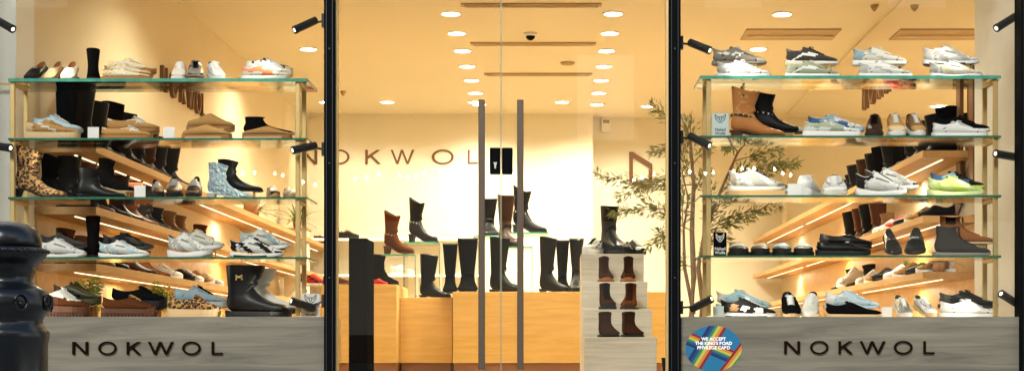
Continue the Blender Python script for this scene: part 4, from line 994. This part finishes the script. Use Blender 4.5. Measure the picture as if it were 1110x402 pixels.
griser(ax(545, 6.4), ax(595, 6.4), 6.2, 6.6, ZF, az(253.5, 6.4), 'tall glass riser under the highest black boot')
stood(520, 541, 214, 256, bt, 'tall black boot left of centre behind the left door handle', -80, 6.4, L=.26)
griser(ax(515, 6.4), ax(544.5, 6.4), 6.2, 6.6, ZF, az(256.5, 6.4), 'tall glass riser behind the left door handle')
# small shoes on the back wall ledges
lo_t = D('low', 'tan', 'white', pat='heel', fin='suede', sole=(.1, .08), solec='white')
lo_k = D('loafer', 'black', fin='leather', sole=(.1, .08), solec='black')
lo_r = D('loafer', 'brown', fin='suede', sole=(.1, .08), solec='brown')
lo_w = D('low', 'white', fin='mesh', sole=(.1, .08), solec='white')
def small(px0, px1, base, Y, st, label, name='flat_shoe', group='shoes on the back wall ledges', z=None):
    L = abs(px1-px0)*(DC+Y)/F
    put(name, label, 'shoe', (ax((px0+px1)/2, Y), Y, az(base, Y) if z is None else z), L, 0 if px1 > px0 else 180, st, group=group)
zl1, zl2 = az(258, YB-.3), az(297, YB-.3)
small(366, 390, 257, YB-.18, lo_t, 'tan sandal on the upper ledge right of left post', z=zl1)
small(363, 389, 257, YB-.05-.2, lo_k, 'black flat on the upper ledge right of left post', z=zl1)
small(478, 504, 257, YB-.18, lo_w, 'white shoe on the upper ledge right of the cowboy boots', z=zl1)
small(423, 449, 296, YB-.18, lo_w, 'white shoe on the lower ledge right of the pillar', z=zl2)
small(340, 352, 257, YB-.18, lo_r, 'brown shoe on the upper ledge left of the left post', z=zl1)
for i, (a, c, Y, st, lb) in enumerate(((364, 374, 5.2, lo_r, 'brown shoe on the left counter beside the left post'), (340, 352, 5.4, D('low', 'red', 'black', pat='heel', sole=(.1, .08), solec='white'), 'dark red shoe on the left counter behind left post'))):
    small(a-14, c+6, 0, Y, st, lb, z=zK1, group='shoes on the left counter')
small(404, 420, 0, 5.02+.08, D('low', 'red', 'red', sole=(.1, .08), solec='red'), 'small red shoe on the left counter right of the pillar', z=zK1, group='shoes on the left counter')

# ------------------------------------------------------------------ boots on the steps
lb1 = D('lace', 'brown', fin='leather', sole=(.09, .08), solec='dbrown', lace='dbrown')
lb2 = D('lace', 'dbrown', fin='suede', sole=(.11, .10), solec='black', lace='black')
lb3 = D('lace', 'brown', fin='suede', sole=(.09, .08), solec='dbrown', lace='dbrown')
lb4 = D('chelsea', 'dbrown', fin='suede', sole=(.08, .06), solec='black')
pairs = [(2, 306, 277, ((646.5, 665, D('lace', 'dbrown', fin='suede', sole=(.09, .08), solec='rust', lace='dbrown'), 'brown lace boot with tan sole, left of the upper pair on steps', -86), (672, 690, D('lace', 'dbrown', fin='suede', sole=(.09, .08), solec='rust', lace='dbrown'), 'brown lace boot with tan sole, right of the upper pair on steps', -94))),
 (1, 335, 306, ((647.5, 667, lb2, 'dark brown hiking boot, left of the middle pair on steps', -84), (672.5, 693, lb3, 'reddish brown lace boot, right of the middle pair on steps', -98))),
 (0, 366, 337, ((647, 670, lb4, 'brown chelsea boot, left of the lowest pair on steps', -80), (672.5, 696, D('chelsea', 'dbrown', fin='suede', sole=(.08, .06), solec='black'), 'tan brown chelsea boot, right of the lowest pair on steps', -80)))]
for si, base, top, lst in pairs:
    Y, z = STEP[si]
    for x0, x1, st, lb, yw in lst:
        Yc_ = Y+.17; Wm = (x1-x0)*(DC+Yc_)/F
        L = .265; h = az(top, Yc_)-z
        put('lace_boot', lb, 'boot', (ax((x0+x1)/2, Yc_), Yc_, z), L, yw, st, group='boots on the pale steps', sc=(1, min(1.5, Wm/(.36*L))*.93, h/(topz(st)*L)))
Y, z = STEP[3]
for x0, x1, st, lb, yw in ((634.5, 652, D('low', 'white', 'black', 'char', pat='heel', sole=(.2, .16), solec='white', lace='black'), 'white and black sneaker at the left end on top of the steps', -120), (679, 698, D('low', 'char', 'white', 'white', pat='toe', sole=(.16, .12), solec='black', lace='white'), 'black and white sneaker at the right end on top of the steps', -65)):
    put('sneaker', lb, 'shoe', (ax((x0+x1)/2, Y+.18), Y+.18, z), .25, yw, st, group='shoes on top of the pale steps', sc=(1, .9, .9))
put('tall_boot', 'black tall boot standing between two sneakers on top of the steps', 'boot', (ax(666, Y+.22), Y+.22, z), .30, -62, D('mid', 'black', fin='leather', sole=(.12, .10), solec='black', heel=.03, wide=1.2), sc=(1, 1.15, (az(222, Y+.22)-z)/(topz(D('mid', 'black', fin='leather', sole=(.12, .10), solec='black', heel=.03, wide=1.2))*.30)))

# ------------------------------------------------------------------ rows on the side wall shelves
ORD = ['nearest', 'second nearest', 'third nearest', 'fourth nearest', 'fifth nearest', 'sixth nearest', 'seventh nearest', 'eighth nearest', 'ninth nearest', 'tenth nearest', 'eleventh nearest', 'twelfth nearest']
rb = random.Random(4)
tb = D('tall', 'brown', fin='leather', sole=(.04, .03), solec='black', heel=.06, hx=.22)
tg = D('tall', 'black', fin='leather', sole=(.04, .03), solec='black', heel=.06, hx=.22)
an = D('ankle', 'bronze', fin='leather', sole=(.05, .04), solec='black', heel=.08, hx=.22)
an2 = D('ankle', 'brown', fin='suede', sole=(.05, .04), solec='black', heel=.08, hx=.22)
ank = D('ankle', 'black', fin='leather', sole=(.05, .04), solec='black', heel=.08, hx=.22)
NMC = {}
def row(side_, z, Y0, dY, items, word, cat, H=None):
    for i, (st, desc) in enumerate(items):
        Y = Y0+dY*i
        x = XL+.19+rb.uniform(-.01, .01) if side_ == 'left' else XR-.19+rb.uniform(-.01, .01)
        yaw = (0 if side_ == 'left' else 180)+rb.uniform(-14, 14)
        L = .26
        hz = (H[i]/(topz(st)*L)) if H else 1
        nm = 'tall_boot' if 'tall' in st['shape'] else 'ankle_boot' if st['shape'] in ('ankle', 'chelsea', 'mid', 'mini') else 'sneaker'
        put(nm, '%s, %s on %s' % (desc, ORD[i], word), cat if nm != 'sneaker' else 'shoe', (x, Y, z), L, yaw, st, group='footwear on '+word, sc=(1, 1, hz))
row('left', 1.66, .98, .30, [(bs, 'black tall boot'), (tg, 'black glossy boot'), (bt, 'black leather boot'), (bs, 'black tall boot'), (tg, 'black glossy boot'), (bt, 'black leather boot'), (bb, 'dark brown tall boot'), (bt, 'black leather boot'), (tg, 'black glossy boot')],
    'the left wall top shelf', 'boot', [.44, .42, .38, .42, .40, .36, .36, .36, .36])
row('left', 1.30, .98, .34, [(bt, 'black tall boot'), (tb, 'brown tall boot'), (bt, 'black tall boot'), (bb, 'dark brown tall boot'), (tb, 'brown tall boot'), (bt, 'black tall boot'), (ank, 'black ankle boot'), (an, 'tan brown ankle boot'), (an, 'tan brown ankle boot'), (lo_t, 'tan sneaker'), (an2, 'brown ankle boot')],
    'the left wall middle shelf', 'boot', [.335]*6+[.2, .2, .2, .12, .18])
row('left', .97, .98, .34, [(an2, 'brown ankle boot'), (an, 'tan brown ankle boot'), (ank, 'black ankle boot'), (an2, 'brown ankle boot'), (ank, 'black ankle boot'), (an2, 'brown ankle boot'), (lo_w, 'white sneaker'), (lo_k, 'black loafer'), (lo_w, 'white sneaker'), (lo_t, 'tan sneaker'), (lo_w, 'white sneaker')],
    'the left wall lowest shelf', 'boot', [.22, .2, .22, .2, .22, .2, .12, .1, .12, .12, .12])
row('right', 1.78, 2.25, .34, [(bs, 'black slim boot'), (bt, 'black tall boot'), (bt, 'black tall boot'), (tg, 'black glossy boot'), (bs, 'black slim boot'), (tg, 'black glossy boot'), (bs, 'black slim boot'), (bt, 'black tall boot'), (bb, 'dark brown boot'), (bt, 'black tall boot'), (ank, 'black ankle boot'), (ank, 'black ankle boot')],
    'the right wall top shelf', 'boot', [.33, .33, .33, .33, .33, .33, .33, .32, .31, .30, .26, .24])
lo_red = D('low', 'red', 'black', 'white', pat='heel', sole=(.1, .08), solec='white')
row('right', 1.35, 2.3, .36, [(lo_k, 'black loafer'), (lo_t, 'tan sneaker'), (lo_k, 'black loafer'), (lo_red, 'red sneaker'), (lo_w, 'white sneaker'), (an, 'tan ankle boot'), (tb, 'brown tall boot'), (bt, 'black tall boot'), (tb, 'brown tall boot'), (bt, 'black tall boot')],
    'the right wall middle shelf', 'boot', [.1, .12, .1, .12, .12, .2, .34, .34, .34, .34])
row('right', .98, 2.3, .36, [(lo_t, 'tan sneaker'), (lo_k, 'black loafer'), (lo_t, 'tan sneaker'), (lo_w, 'white sneaker'), (lo_k, 'black loafer'), (lo_t, 'tan sneaker'), (lo_w, 'white sneaker'), (ank, 'black ankle boot'), (lo_w, 'white sneaker'), (ank, 'black ankle boot')],
    'the right wall lowest shelf', 'boot', [.12, .1, .12, .12, .12, .12, .14, .2, .2, .2])

# ------------------------------------------------------------------ plants
def leafquad(mb, p, d, L, w, m, up=Vector((0, 0, 1)), bend=.0):
    d = d.normalized(); s_ = d.cross(up)
    if s_.length < .1: s_ = d.cross(Vector((1, 0, 0)))
    s_.normalize(); n = s_.cross(d)
    a = p; b1 = p+d*L*.4+s_*w/2+n*bend*L; b2 = p+d*L*.4-s_*w/2+n*bend*L; c = p+d*L-n*bend*L*.5
    mb.add([a, b1, c, b2], [(0, 1, 2, 3)], m)
def olive():
    e = empty('olive_tree', (ax(751, 1.1), 1.1, ZF), 0, 'slender olive tree with loose foliage behind the right door post', 'tree')
    rr = random.Random(11); o = e.location
    tr = MB(); fo = MB(); leafb = mat('olive leaf light', (.32, .31, .13), .5, 0, .3, 30)
    def pt(px, py, Y): return at(px, py, Y)-o
    stems = [ # trunks: list of pixel points
     [(753, 470, 1.1), (752, 402, 1.1), (749, 350, 1.08), (752, 300, 1.1), (750, 250, 1.12), (752, 200, 1.15), (748, 150, 1.2), (735, 118, 1.25)],
     [(755, 400, 1.1), (762, 330, 1.05), (757, 290, 1.0), (764, 250, .95), (782, 205, .9), (800, 165, .9), (812, 150, .9)],
     [(752, 340, 1.1), (742, 290, 1.15), (741, 250, 1.2), (746, 215, 1.2), (738, 180, 1.2)]]
    tips = []
    for s_, r0 in zip(stems, (.026, .018, .013)):
        pts = [pt(*p) for p in s_]; n = len(pts)
        tr.tube(pts, [r0*(1-.75*i/(n-1)) for i in range(n)], M_bark, 8)
    br = [((752, 230), (700, 222), (662, 232)), ((752, 235), (722, 255), (700, 268)), ((750, 200), (705, 205), (645, 188)), ((750, 190), (715, 190), (668, 215)), ((749, 165), (726, 160), (705, 165)), ((745, 140), (722, 128), (705, 112)),
          ((757, 290), (730, 290), (712, 246)), ((750, 250), (725, 240), (690, 205)), ((752, 200), (742, 170), (730, 150)), ((745, 160), (752, 140), (745, 125)), ((750, 180), (760, 165), (772, 158)),
          ((764, 250), (790, 232), (845, 222)), ((764, 250), (795, 245), (825, 228)), ((765, 245), (785, 262), (800, 268)), ((782, 205), (815, 190), (848, 180)), ((790, 190), (830, 175), (865, 178)), ((795, 175), (825, 165), (846, 162)), ((780, 210), (800, 195), (806, 178)),
          ((765, 245), (778, 220), (790, 215)), ((757, 290), (770, 262), (775, 250)), ((741, 250), (738, 225), (742, 210)), ((750, 150), (742, 145), (738, 160)), ((800, 165), (790, 150), (786, 160)), ((764, 250), (775, 235), (770, 200)), ((750, 215), (760, 190), (765, 185)),
          ((752, 220), (730, 222), (722, 200)), ((748, 175), (735, 190), (728, 215))]
    for a, b_, c in br:
        Ya = 1.1 if a[0] < 762 else .92
        dy = rr.uniform(-.12, .2)
        if a[0] >= 762: dy = rr.uniform(-.1, .35)
        pts = [pt(a[0], a[1], Ya), pt(b_[0], b_[1], Ya+dy*.6), pt(c[0], c[1], Ya+dy)]
        q = [];
        for i in range(9):
            t = i/8; q.append(pts[0]*(1-t)**2+pts[1]*2*t*(1-t)+pts[2]*t*t)
        tr.tube(q, [.0045*(1-.7*i/8) for i in range(9)], M_bark, 5)
        Lb = sum((q[i+1]-q[i]).length for i in range(8))
        n = int(Lb/.0030)
        for k in range(n):
            t = rr.uniform(.22, 1.0); i = min(7, int(t*8)); p = q[i].lerp(q[i+1], t*8-i)
            # short twig
            d = (q[i+1]-q[i]).normalized()
            off_ = Vector((rr.gauss(0, 1), rr.gauss(0, 1), rr.gauss(0, 1))).normalized()
            side_ = (off_-d*off_.dot(d)).normalized()
            base = p+side_*rr.uniform(0, .045)*(1.1-t*.5)
            dd = (d*rr.uniform(.3, 1.1)+side_*rr.uniform(.3, 1.0)+Vector((0, 0, -.15)))
            leafquad(fo, base, dd, rr.uniform(.030, .050), rr.uniform(.009, .013), M_leaf if rr.random() < .6 else leafb, up=off_, bend=.08)
    tr.build('trunk', e, True); fo.build('foliage', e)
    p = MB(); p.lathe([(.001, .0), (.15, 0), (.19, .30), (.17, .30), (.165, .27), (.001, .27)], M_black, 28); p.build('pot', e, True)
olive()
def fern(loc, h, w, label, n=26, m=None, pot=None, seed=1, blade=.012):
    e = empty('potted_plant', loc, 0, label, 'plant'); rr = random.Random(seed); fo = MB(); m = m or M_leafb
    z0 = .0
    if pot:
        b = MB(); b.lathe([(.001, 0), (pot*.75, 0), (pot, pot*1.6), (pot*.88, pot*1.6), (pot*.85, pot*1.4), (.001, pot*1.4)], M_pot, 20); b.build('pot', e, True); z0 = pot*1.45
    for i in range(n):
        a = rr.uniform(0, 6.28); el = rr.uniform(.25, 1.4); L = h*rr.uniform(.6, 1.1)
        d = Vector((math.cos(a)*math.cos(el)*w/h, math.sin(a)*math.cos(el)*w/h*.6, math.sin(el)))
        pts = [Vector((0, 0, z0))+d*L*t+Vector((0, 0, -.5*L*t*t*math.cos(el))) for t in [k/7 for k in range(8)]]
        for k in range(7):
            leafquad(fo, pts[k], pts[k+1]-pts[k], (pts[k+1]-pts[k]).length*1.3, blade*(1-.08*k), m)
            if k > 1 and blade < .02:
                for s_ in (-1, 1):
                    dd = (pts[k+1]-pts[k]).normalized(); sd_ = dd.cross(Vector((0, 1, 0))).normalized()*s_
                    leafquad(fo, pts[k], dd*.6+sd_, .045*(1.2-k/8), .01, m, up=Vector((0, 1, 0)))
    fo.build('foliage', e)
zb_ = ZBASE
fern(Vector((ax(99, .46), .46, zb_)), .24, .16, 'yellow green fern behind the brown platform shoe, left window', 22, seed=3, pot=.045)
fern(Vector((ax(168, .46), .46, zb_)), .19, .20, 'yellow green fern behind the black lace shoe, left window', 24, seed=5, pot=.04)
e = empty('plant_bench', (-2.72, 5.6, ZF), 0, 'oak ledge carrying potted plants at the back left corner', 'bench')
Yb_ = 6.6; xb0, xb1 = ax(232, Yb_), ax(287, Yb_); zbn = az(240, Yb_)
e.location = ((xb0+xb1)/2, Yb_, zbn); bx('top', -(xb1-xb0)/2, (xb1-xb0)/2, 0, .35, -.05, 0, M_oakx, e, .003); bx('support', -(xb1-xb0)/2+.05, (xb1-xb0)/2-.05, .05, .3, ZF-zbn, -.0505, M_wall, e)
M_agave = mat('agave leaf', (.20, .24, .08), .5, 0, .2, 20)
fern(Vector((ax(274, Yb_+.17), Yb_+.17, zbn)), .24, .42, 'dark green spiky plant in a terracotta pot on the oak ledge', 44, M_agave, .065, 8, .05)
yq = 8.6
fern(Vector((XL+.3, 5.6, 1.661)), .22, .35, 'small trailing plant on the left wall top shelf', 22, M_agave, .07, 9, .03)
e = empty('plant_stand', (ax(322, yq), yq, ZF), 0, 'slim cream stand under the yucca in the left back corner', 'stand')
zs_ = az(250, yq); bx('column', -.12, .12, -.12, .12, 0, zs_-ZF, M_wall, e, .004); bx('cap', -.14, .14, -.14, .14, zs_-ZF+.001, zs_-ZF+.02, M_oak, e)
fern(Vector((ax(322, yq), yq, zs_+.021)), .30, .40, 'pale green yucca behind the left rack post', 44, M_leafb, .05, 12, .05)
zr_ = .98
fern(Vector((XR-.2, 2.2, zr_)), .20, .2, 'small dark green plant on the right wall lowest shelf', 40, M_agave, .045, 21, .03)
fern(Vector((XR-.2, 3.15, zr_)), .16, .16, 'small green plant between shoes on the right wall lowest shelf', 36, M_leafb, .035, 31, .03)
fern(Vector((XR-.2, 6.05, 1.78)), .2, .16, 'small green plant among boots on the right wall top shelf', 18, M_leafb, .05, 22, .02)

# ------------------------------------------------------------------ track spotlights
M_lens = emit('spotlight lens', (1, .93, .8), 1.5)
def spotlight(lx, ly, rx, ry, mount, Y, label, tgt=None, pw=7):
    a = at(lx, ly, Y-.03); b_ = at(rx, ry, Y+.04); m_ = at(mount[0], mount[1], Y+.05)
    e = empty('track_spotlight', m_, 0, label, 'spotlight', 'black spotlights on the shopfront posts')
    a = a-m_; b_ = b_-m_; d = (a-b_).normalized()
    mb = MB(); r = .0215
    mb.tube([b_, b_+d*.004, b_+d*.006, a-d*.018, a-d*.016, a], [r*.8, r*.97, r, r, r*1.06, r*1.06], M_blackp, 18); mb.build('housing', e, False)
    mb = MB(); mb.tube([a-d*.006, a+d*.0008], [r*.5, r*.5], M_lens, 12); mb.build('lens', e)
    mb = MB(); c = (a*.25+b_*.75); mb.tube([Vector((0, 0, 0)), (c)*.5+Vector((0, .01, 0)), c], .006, M_blackp, 8)
    mb.box(-.012, .012, -.02, .02, -.035, .035, M_blackp); mb.build('bracket', e)
    l = lamp('SPOT', a+d*.012, pw, NEUT, .015, spot=R(80), parent=e, name='spot_beam')
    t = Vector(tgt)-m_ if tgt else a+d
    l.rotation_euler = (t-(a+d*.012)).to_track_quat('-Z', 'Y').to_euler()
Ys = .10
SPW = 4.5
zz = ZL
spotlight(319, 33, 343, 22, (351.5, 23), Ys, 'upper black spotlight at the left door post', (-1.9, .3, ZL[0]), SPW)
spotlight(317, 163, 343, 157.5, (351.5, 162), Ys, 'middle black spotlight at the left door post', (-2.2, .3, ZL[2]+.05), SPW)
spotlight(315.5, 326, 341, 334, (351.5, 326), Ys, 'lower black spotlight at the left door post', (-2.2, .3, ZL[4]), SPW)
spotlight(769.5, 55, 747, 46, (738, 47), Ys, 'upper black spotlight at the right door post', (1.5, .3, ZR[0]), SPW)
spotlight(769, 158, 747, 147, (738, 149), Ys, 'middle black spotlight at the right door post', (1.5, .3, ZR[2]), SPW)
spotlight(771.5, 323.5, 749, 335, (738, 333), Ys, 'lower black spotlight at the right door post', (1.6, .3, ZR[4]), SPW)
spotlight(1080, 31, 1101, 18, (1108, 22), Ys, 'upper black spotlight at the right picture edge', (1.7, .3, ZR[0]), SPW)
spotlight(1079, 166.5, 1105, 171, (1109, 166), Ys, 'middle black spotlight at the right picture edge', (1.7, .3, ZR[2]), SPW)
spotlight(1085, 318, 1104, 330, (1110, 326), Ys, 'lower black spotlight at the right picture edge', (1.7, .3, ZR[4]), SPW)
spotlight(14, 32, -9, 19, (-20, 20), Ys, 'upper black spotlight at the left picture edge', (-2.3, .3, ZL[0]), SPW)
spotlight(11.5, 160.5, -14, 157, (-22, 160), Ys, 'middle black spotlight at the left picture edge', (-2.3, .3, ZL[2]), SPW)
spotlight(-3, 322, -26, 333, (-34, 330), Ys, 'lower black spotlight beyond the left picture edge', (-2.3, .3, ZL[4]), SPW)
e = empty('spotlight_rail', (ax(-25, .13), .15, .65), 0, 'slim black rail carrying spotlights at the left picture edge', 'rail')
bx('rail_body', -.012, .012, -.01, .01, 0, 2.2, M_blackp, e)
for zz_, lb in ((az(234/2.511, .5), 'upper'), ):
    tag(bx('wall_rail', XL-.2, ax(10, .45), .44, .45, zz_-.006, zz_+.006, M_brass), 'thin brass rail fixed to the pale pier at left picture edge', 'rail')

# string of bulbs hung across the street, mirrored by the shop glass
M_bulb = emit('festoon bulb', (1, .86, .6), 70)
rq = random.Random(3); Yv = 14.0
e = empty('festoon_wire', (0, -Yv, 0), 0, 'black festoon wire strung along the street behind the camera', 'wire')
def wz(px): return az(190+7*math.sin(px/46.)+3*math.sin(px/17.), Yv)
mb = MB(); mb.tube([(ax(px, Yv), 0, wz(px)+.07) for px in range(240, 900, 10)], .008, M_blackp, 5); mb.build('wire_strand', e)
mb = MB(); mb.tube([(ax(240, Yv), 0, -.0), (ax(240, Yv), 0, wz(240)+.1)], .03, M_blackp, 8); mb.tube([(ax(890, Yv), 0, 0), (ax(890, Yv), 0, wz(890)+.1)], .03, M_blackp, 8); mb.build('wire_pole', e)
px = 262.; k = 0
bulb_me = None
while px < 872:
    q = bpy.data.objects.new('festoon_bulb', bulb_me) if bulb_me else None
    if q is None:
        mb = MB(); mb.lathe([(.001, -.024), (.016, -.018), (.024, 0), (.016, .022), (.009, .033), (.001, .036)], M_bulb, 12); q = mb.build('festoon_bulb', None, True); bulb_me = q.data
    else: COL.objects.link(q)
    q.location = (ax(px, Yv), -Yv, wz(px)+rq.uniform(-.02, .02)); tag(q, 'small round warm bulb reflected in the shop glass, on the wire over the street', 'light bulb', 'festoon bulbs over the street')
    px += rq.choice((9, 13, 17, 22)); k += 1

# ------------------------------------------------------------------ round rainbow sticker
def sticker():
    Y = YP-.0015; rx = 30.5*(DC+Y)/F; rz = 31*(DC+Y)/F*.82
    c = at(773.5, 377.5, Y)
    rz = 24.8*(DC+Y)/F
    e = empty('round_sticker', c, 0, 'round blue sticker with rainbow stripes on the right grey panel', 'sticker')
    m = bpy.data.materials.new('rainbow print'); t, b = nodes_of(m); b.inputs['Roughness'].default_value = .4
    tc = t.nodes.new('ShaderNodeTexCoord'); sp = t.nodes.new('ShaderNodeSeparateXYZ'); t.links.new(tc.outputs['Object'], sp.inputs[0])
    def M(op, a, b2):
        n = t.nodes.new('ShaderNodeMath'); n.operation = op
        for i, v in enumerate((a, b2)):
            if isinstance(v, (int, float)): n.inputs[i].default_value = v
            else: t.links.new(v, n.inputs[i])
        return n.outputs[0]
    px_ = M('DIVIDE', sp.outputs[0], rx); pz_ = M('DIVIDE', sp.outputs[2], rz)
    cols = [(.001, .012, .07), (.002, .04, .16), (.01, .17, .07), (.42, .36, .05), (.45, .16, .025), (.16, .004, .008)]
    prev = None; base = (.003, .12, .24)
    def band(nx, nz, c0, w, flip=False):
        nonlocal prev
        L_ = math.hypot(nx, nz); v = M('ADD', M('MULTIPLY', px_, nx/L_), M('MULTIPLY', pz_, nz/L_))
        u = M('DIVIDE', M('SUBTRACT', v, c0-w/2), w)
        if flip: u = M('SUBTRACT', 1.0, u)
        cr = t.nodes.new('ShaderNodeValToRGB'); cr.color_ramp.interpolation = 'CONSTANT'; el = cr.color_ramp.elements
        el[0].position = 0; el[0].color = (*cols[0], 1); el[1].position = 1/6; el[1].color = (*cols[1], 1)
        for k in range(2, 6): q = el.new(k/6); q.color = (*cols[k], 1)
        t.links.new(u, cr.inputs[0])
        mask = M('MULTIPLY', M('GREATER_THAN', u, 0.0), M('LESS_THAN', u, 1.0))
        mx = t.nodes.new('ShaderNodeMix'); mx.data_type = 'RGBA'; t.links.new(mask, mx.inputs[0])
        if prev is None: mx.inputs[6].default_value = (*base, 1)
        else: t.links.new(prev, mx.inputs[6])
        t.links.new(cr.outputs[0], mx.inputs[7]); prev = mx.outputs[2]
    band(.52, 1.0, -.02, .55, False)
    band(1.0, -.62, .95, .55, True)
    band(1.0, -.50, -.30, .62, False)
    t.links.new(prev, b.inputs['Base Color'])
    mb = MB(); n = 64
    vs = [(rx*math.cos(6.28318*i/n), 0, rz*math.sin(6.28318*i/n)) for i in range(n)]+[(rx*math.cos(6.28318*i/n), .0012, rz*math.sin(6.28318*i/n)) for i in range(n)]
    mb.add(vs, [list(range(n)), list(range(n, 2*n))[::-1]]+[[i, i+n, (i+1) % n+n, (i+1) % n] for i in range(n)], m); mb.build('disc', e)
    for s_, zz_, hh in (('WE ACCEPT', .36, .14), ("THE KING'S ROAD", .17, .14), ('PRIVILEGE CARD', -.02, .14)):
        txt(s_, 0, zz_*rz, hh*rz, -.0009, M_white, e, bold=.05, wmax=rx*1.42)
sticker()

# ------------------------------------------------------------------ bollard
def bollard():
    Yb = -2.55; k = (DC+Yb)/F; cx = ax(8, Yb)
    e = empty('bollard', (cx, Yb, .10), 0, 'glossy black cast iron bollard with domed top at the left picture edge', 'bollard')
    z = lambda py: az(py, Yb)-.10
    r = lambda px: px*k
    P = [(r(44), 0), (r(45), .03), (r(43), .05), (r(42), z(402)), (r(42), z(373)), (r(43.5), z(366)), (r(44), z(361)), (r(42), z(357)), (r(37.5), z(352)), (r(36.5), z(347)), (r(39), z(342)), (r(44.5), z(336)), (r(46), z(331)),
         (r(45), z(322)), (r(43), z(317)), (r(37), z(312)), (r(29.5), z(308)), (r(27), z(304)), (r(27.5), z(298)), (r(29.5), z(294)), (r(28.5), z(290)), (r(31), z(286)), (r(36), z(282)), (r(40), z(278)), (r(41.5), z(274)), (r(41), z(270)), (r(37), z(268.5))]
    m = MB(); m.lathe(P, M_iron, 48); m.build('shaft', e, True)
    m = MB(); dome = [(r(35.5), z(268.4)), (r(35.9), z(262)), (r(34.5), z(255)), (r(31), z(249)), (r(25), z(244.5)), (r(17), z(241.8)), (r(8), z(240.3)), (.001, z(240))]
    m.lathe(dome, M_iron, 48); m.build('dome', e, True)
    m = MB(); n = 40
    for i in range(n):
        a = 6.28318*i/n; c = Vector((math.cos(a)*r(41.6), math.sin(a)*r(41.6), z(272.5))); tdir = Vector((-math.sin(a), math.cos(a), .6)).normalized()
        m.tube([c-tdir*.007, c, c+tdir*.007], [.004, .009, .004], M_iron, 6)
    m.build('rope_ring', e, True)
    n = 8
    for i in range(n):
        m = MB()
        a = 6.28318*(i+.5)/n+.25; c = Vector((math.cos(a)*r(45.5), math.sin(a)*r(45.5), z(328))); u = Vector((-math.sin(a), math.cos(a), 0)); nn = Vector((math.cos(a), math.sin(a), 0))
        ring = [c+u*.022*math.cos(t)+Vector((0, 0, .028*math.sin(t)))+nn*.004 for t in [6.28318*j/16 for j in range(17)]]
        m.tube(ring, .0045, M_iron, 6)
        for q in range(5):
            t = 6.28318*q/5; m.tube([c+nn*.002, c+nn*.004+u*.010*math.cos(t)+Vector((0, 0, .013*math.sin(t)))], [.006, .004], M_iron, 5)
        m.build('rosette', e, True)
bollard()
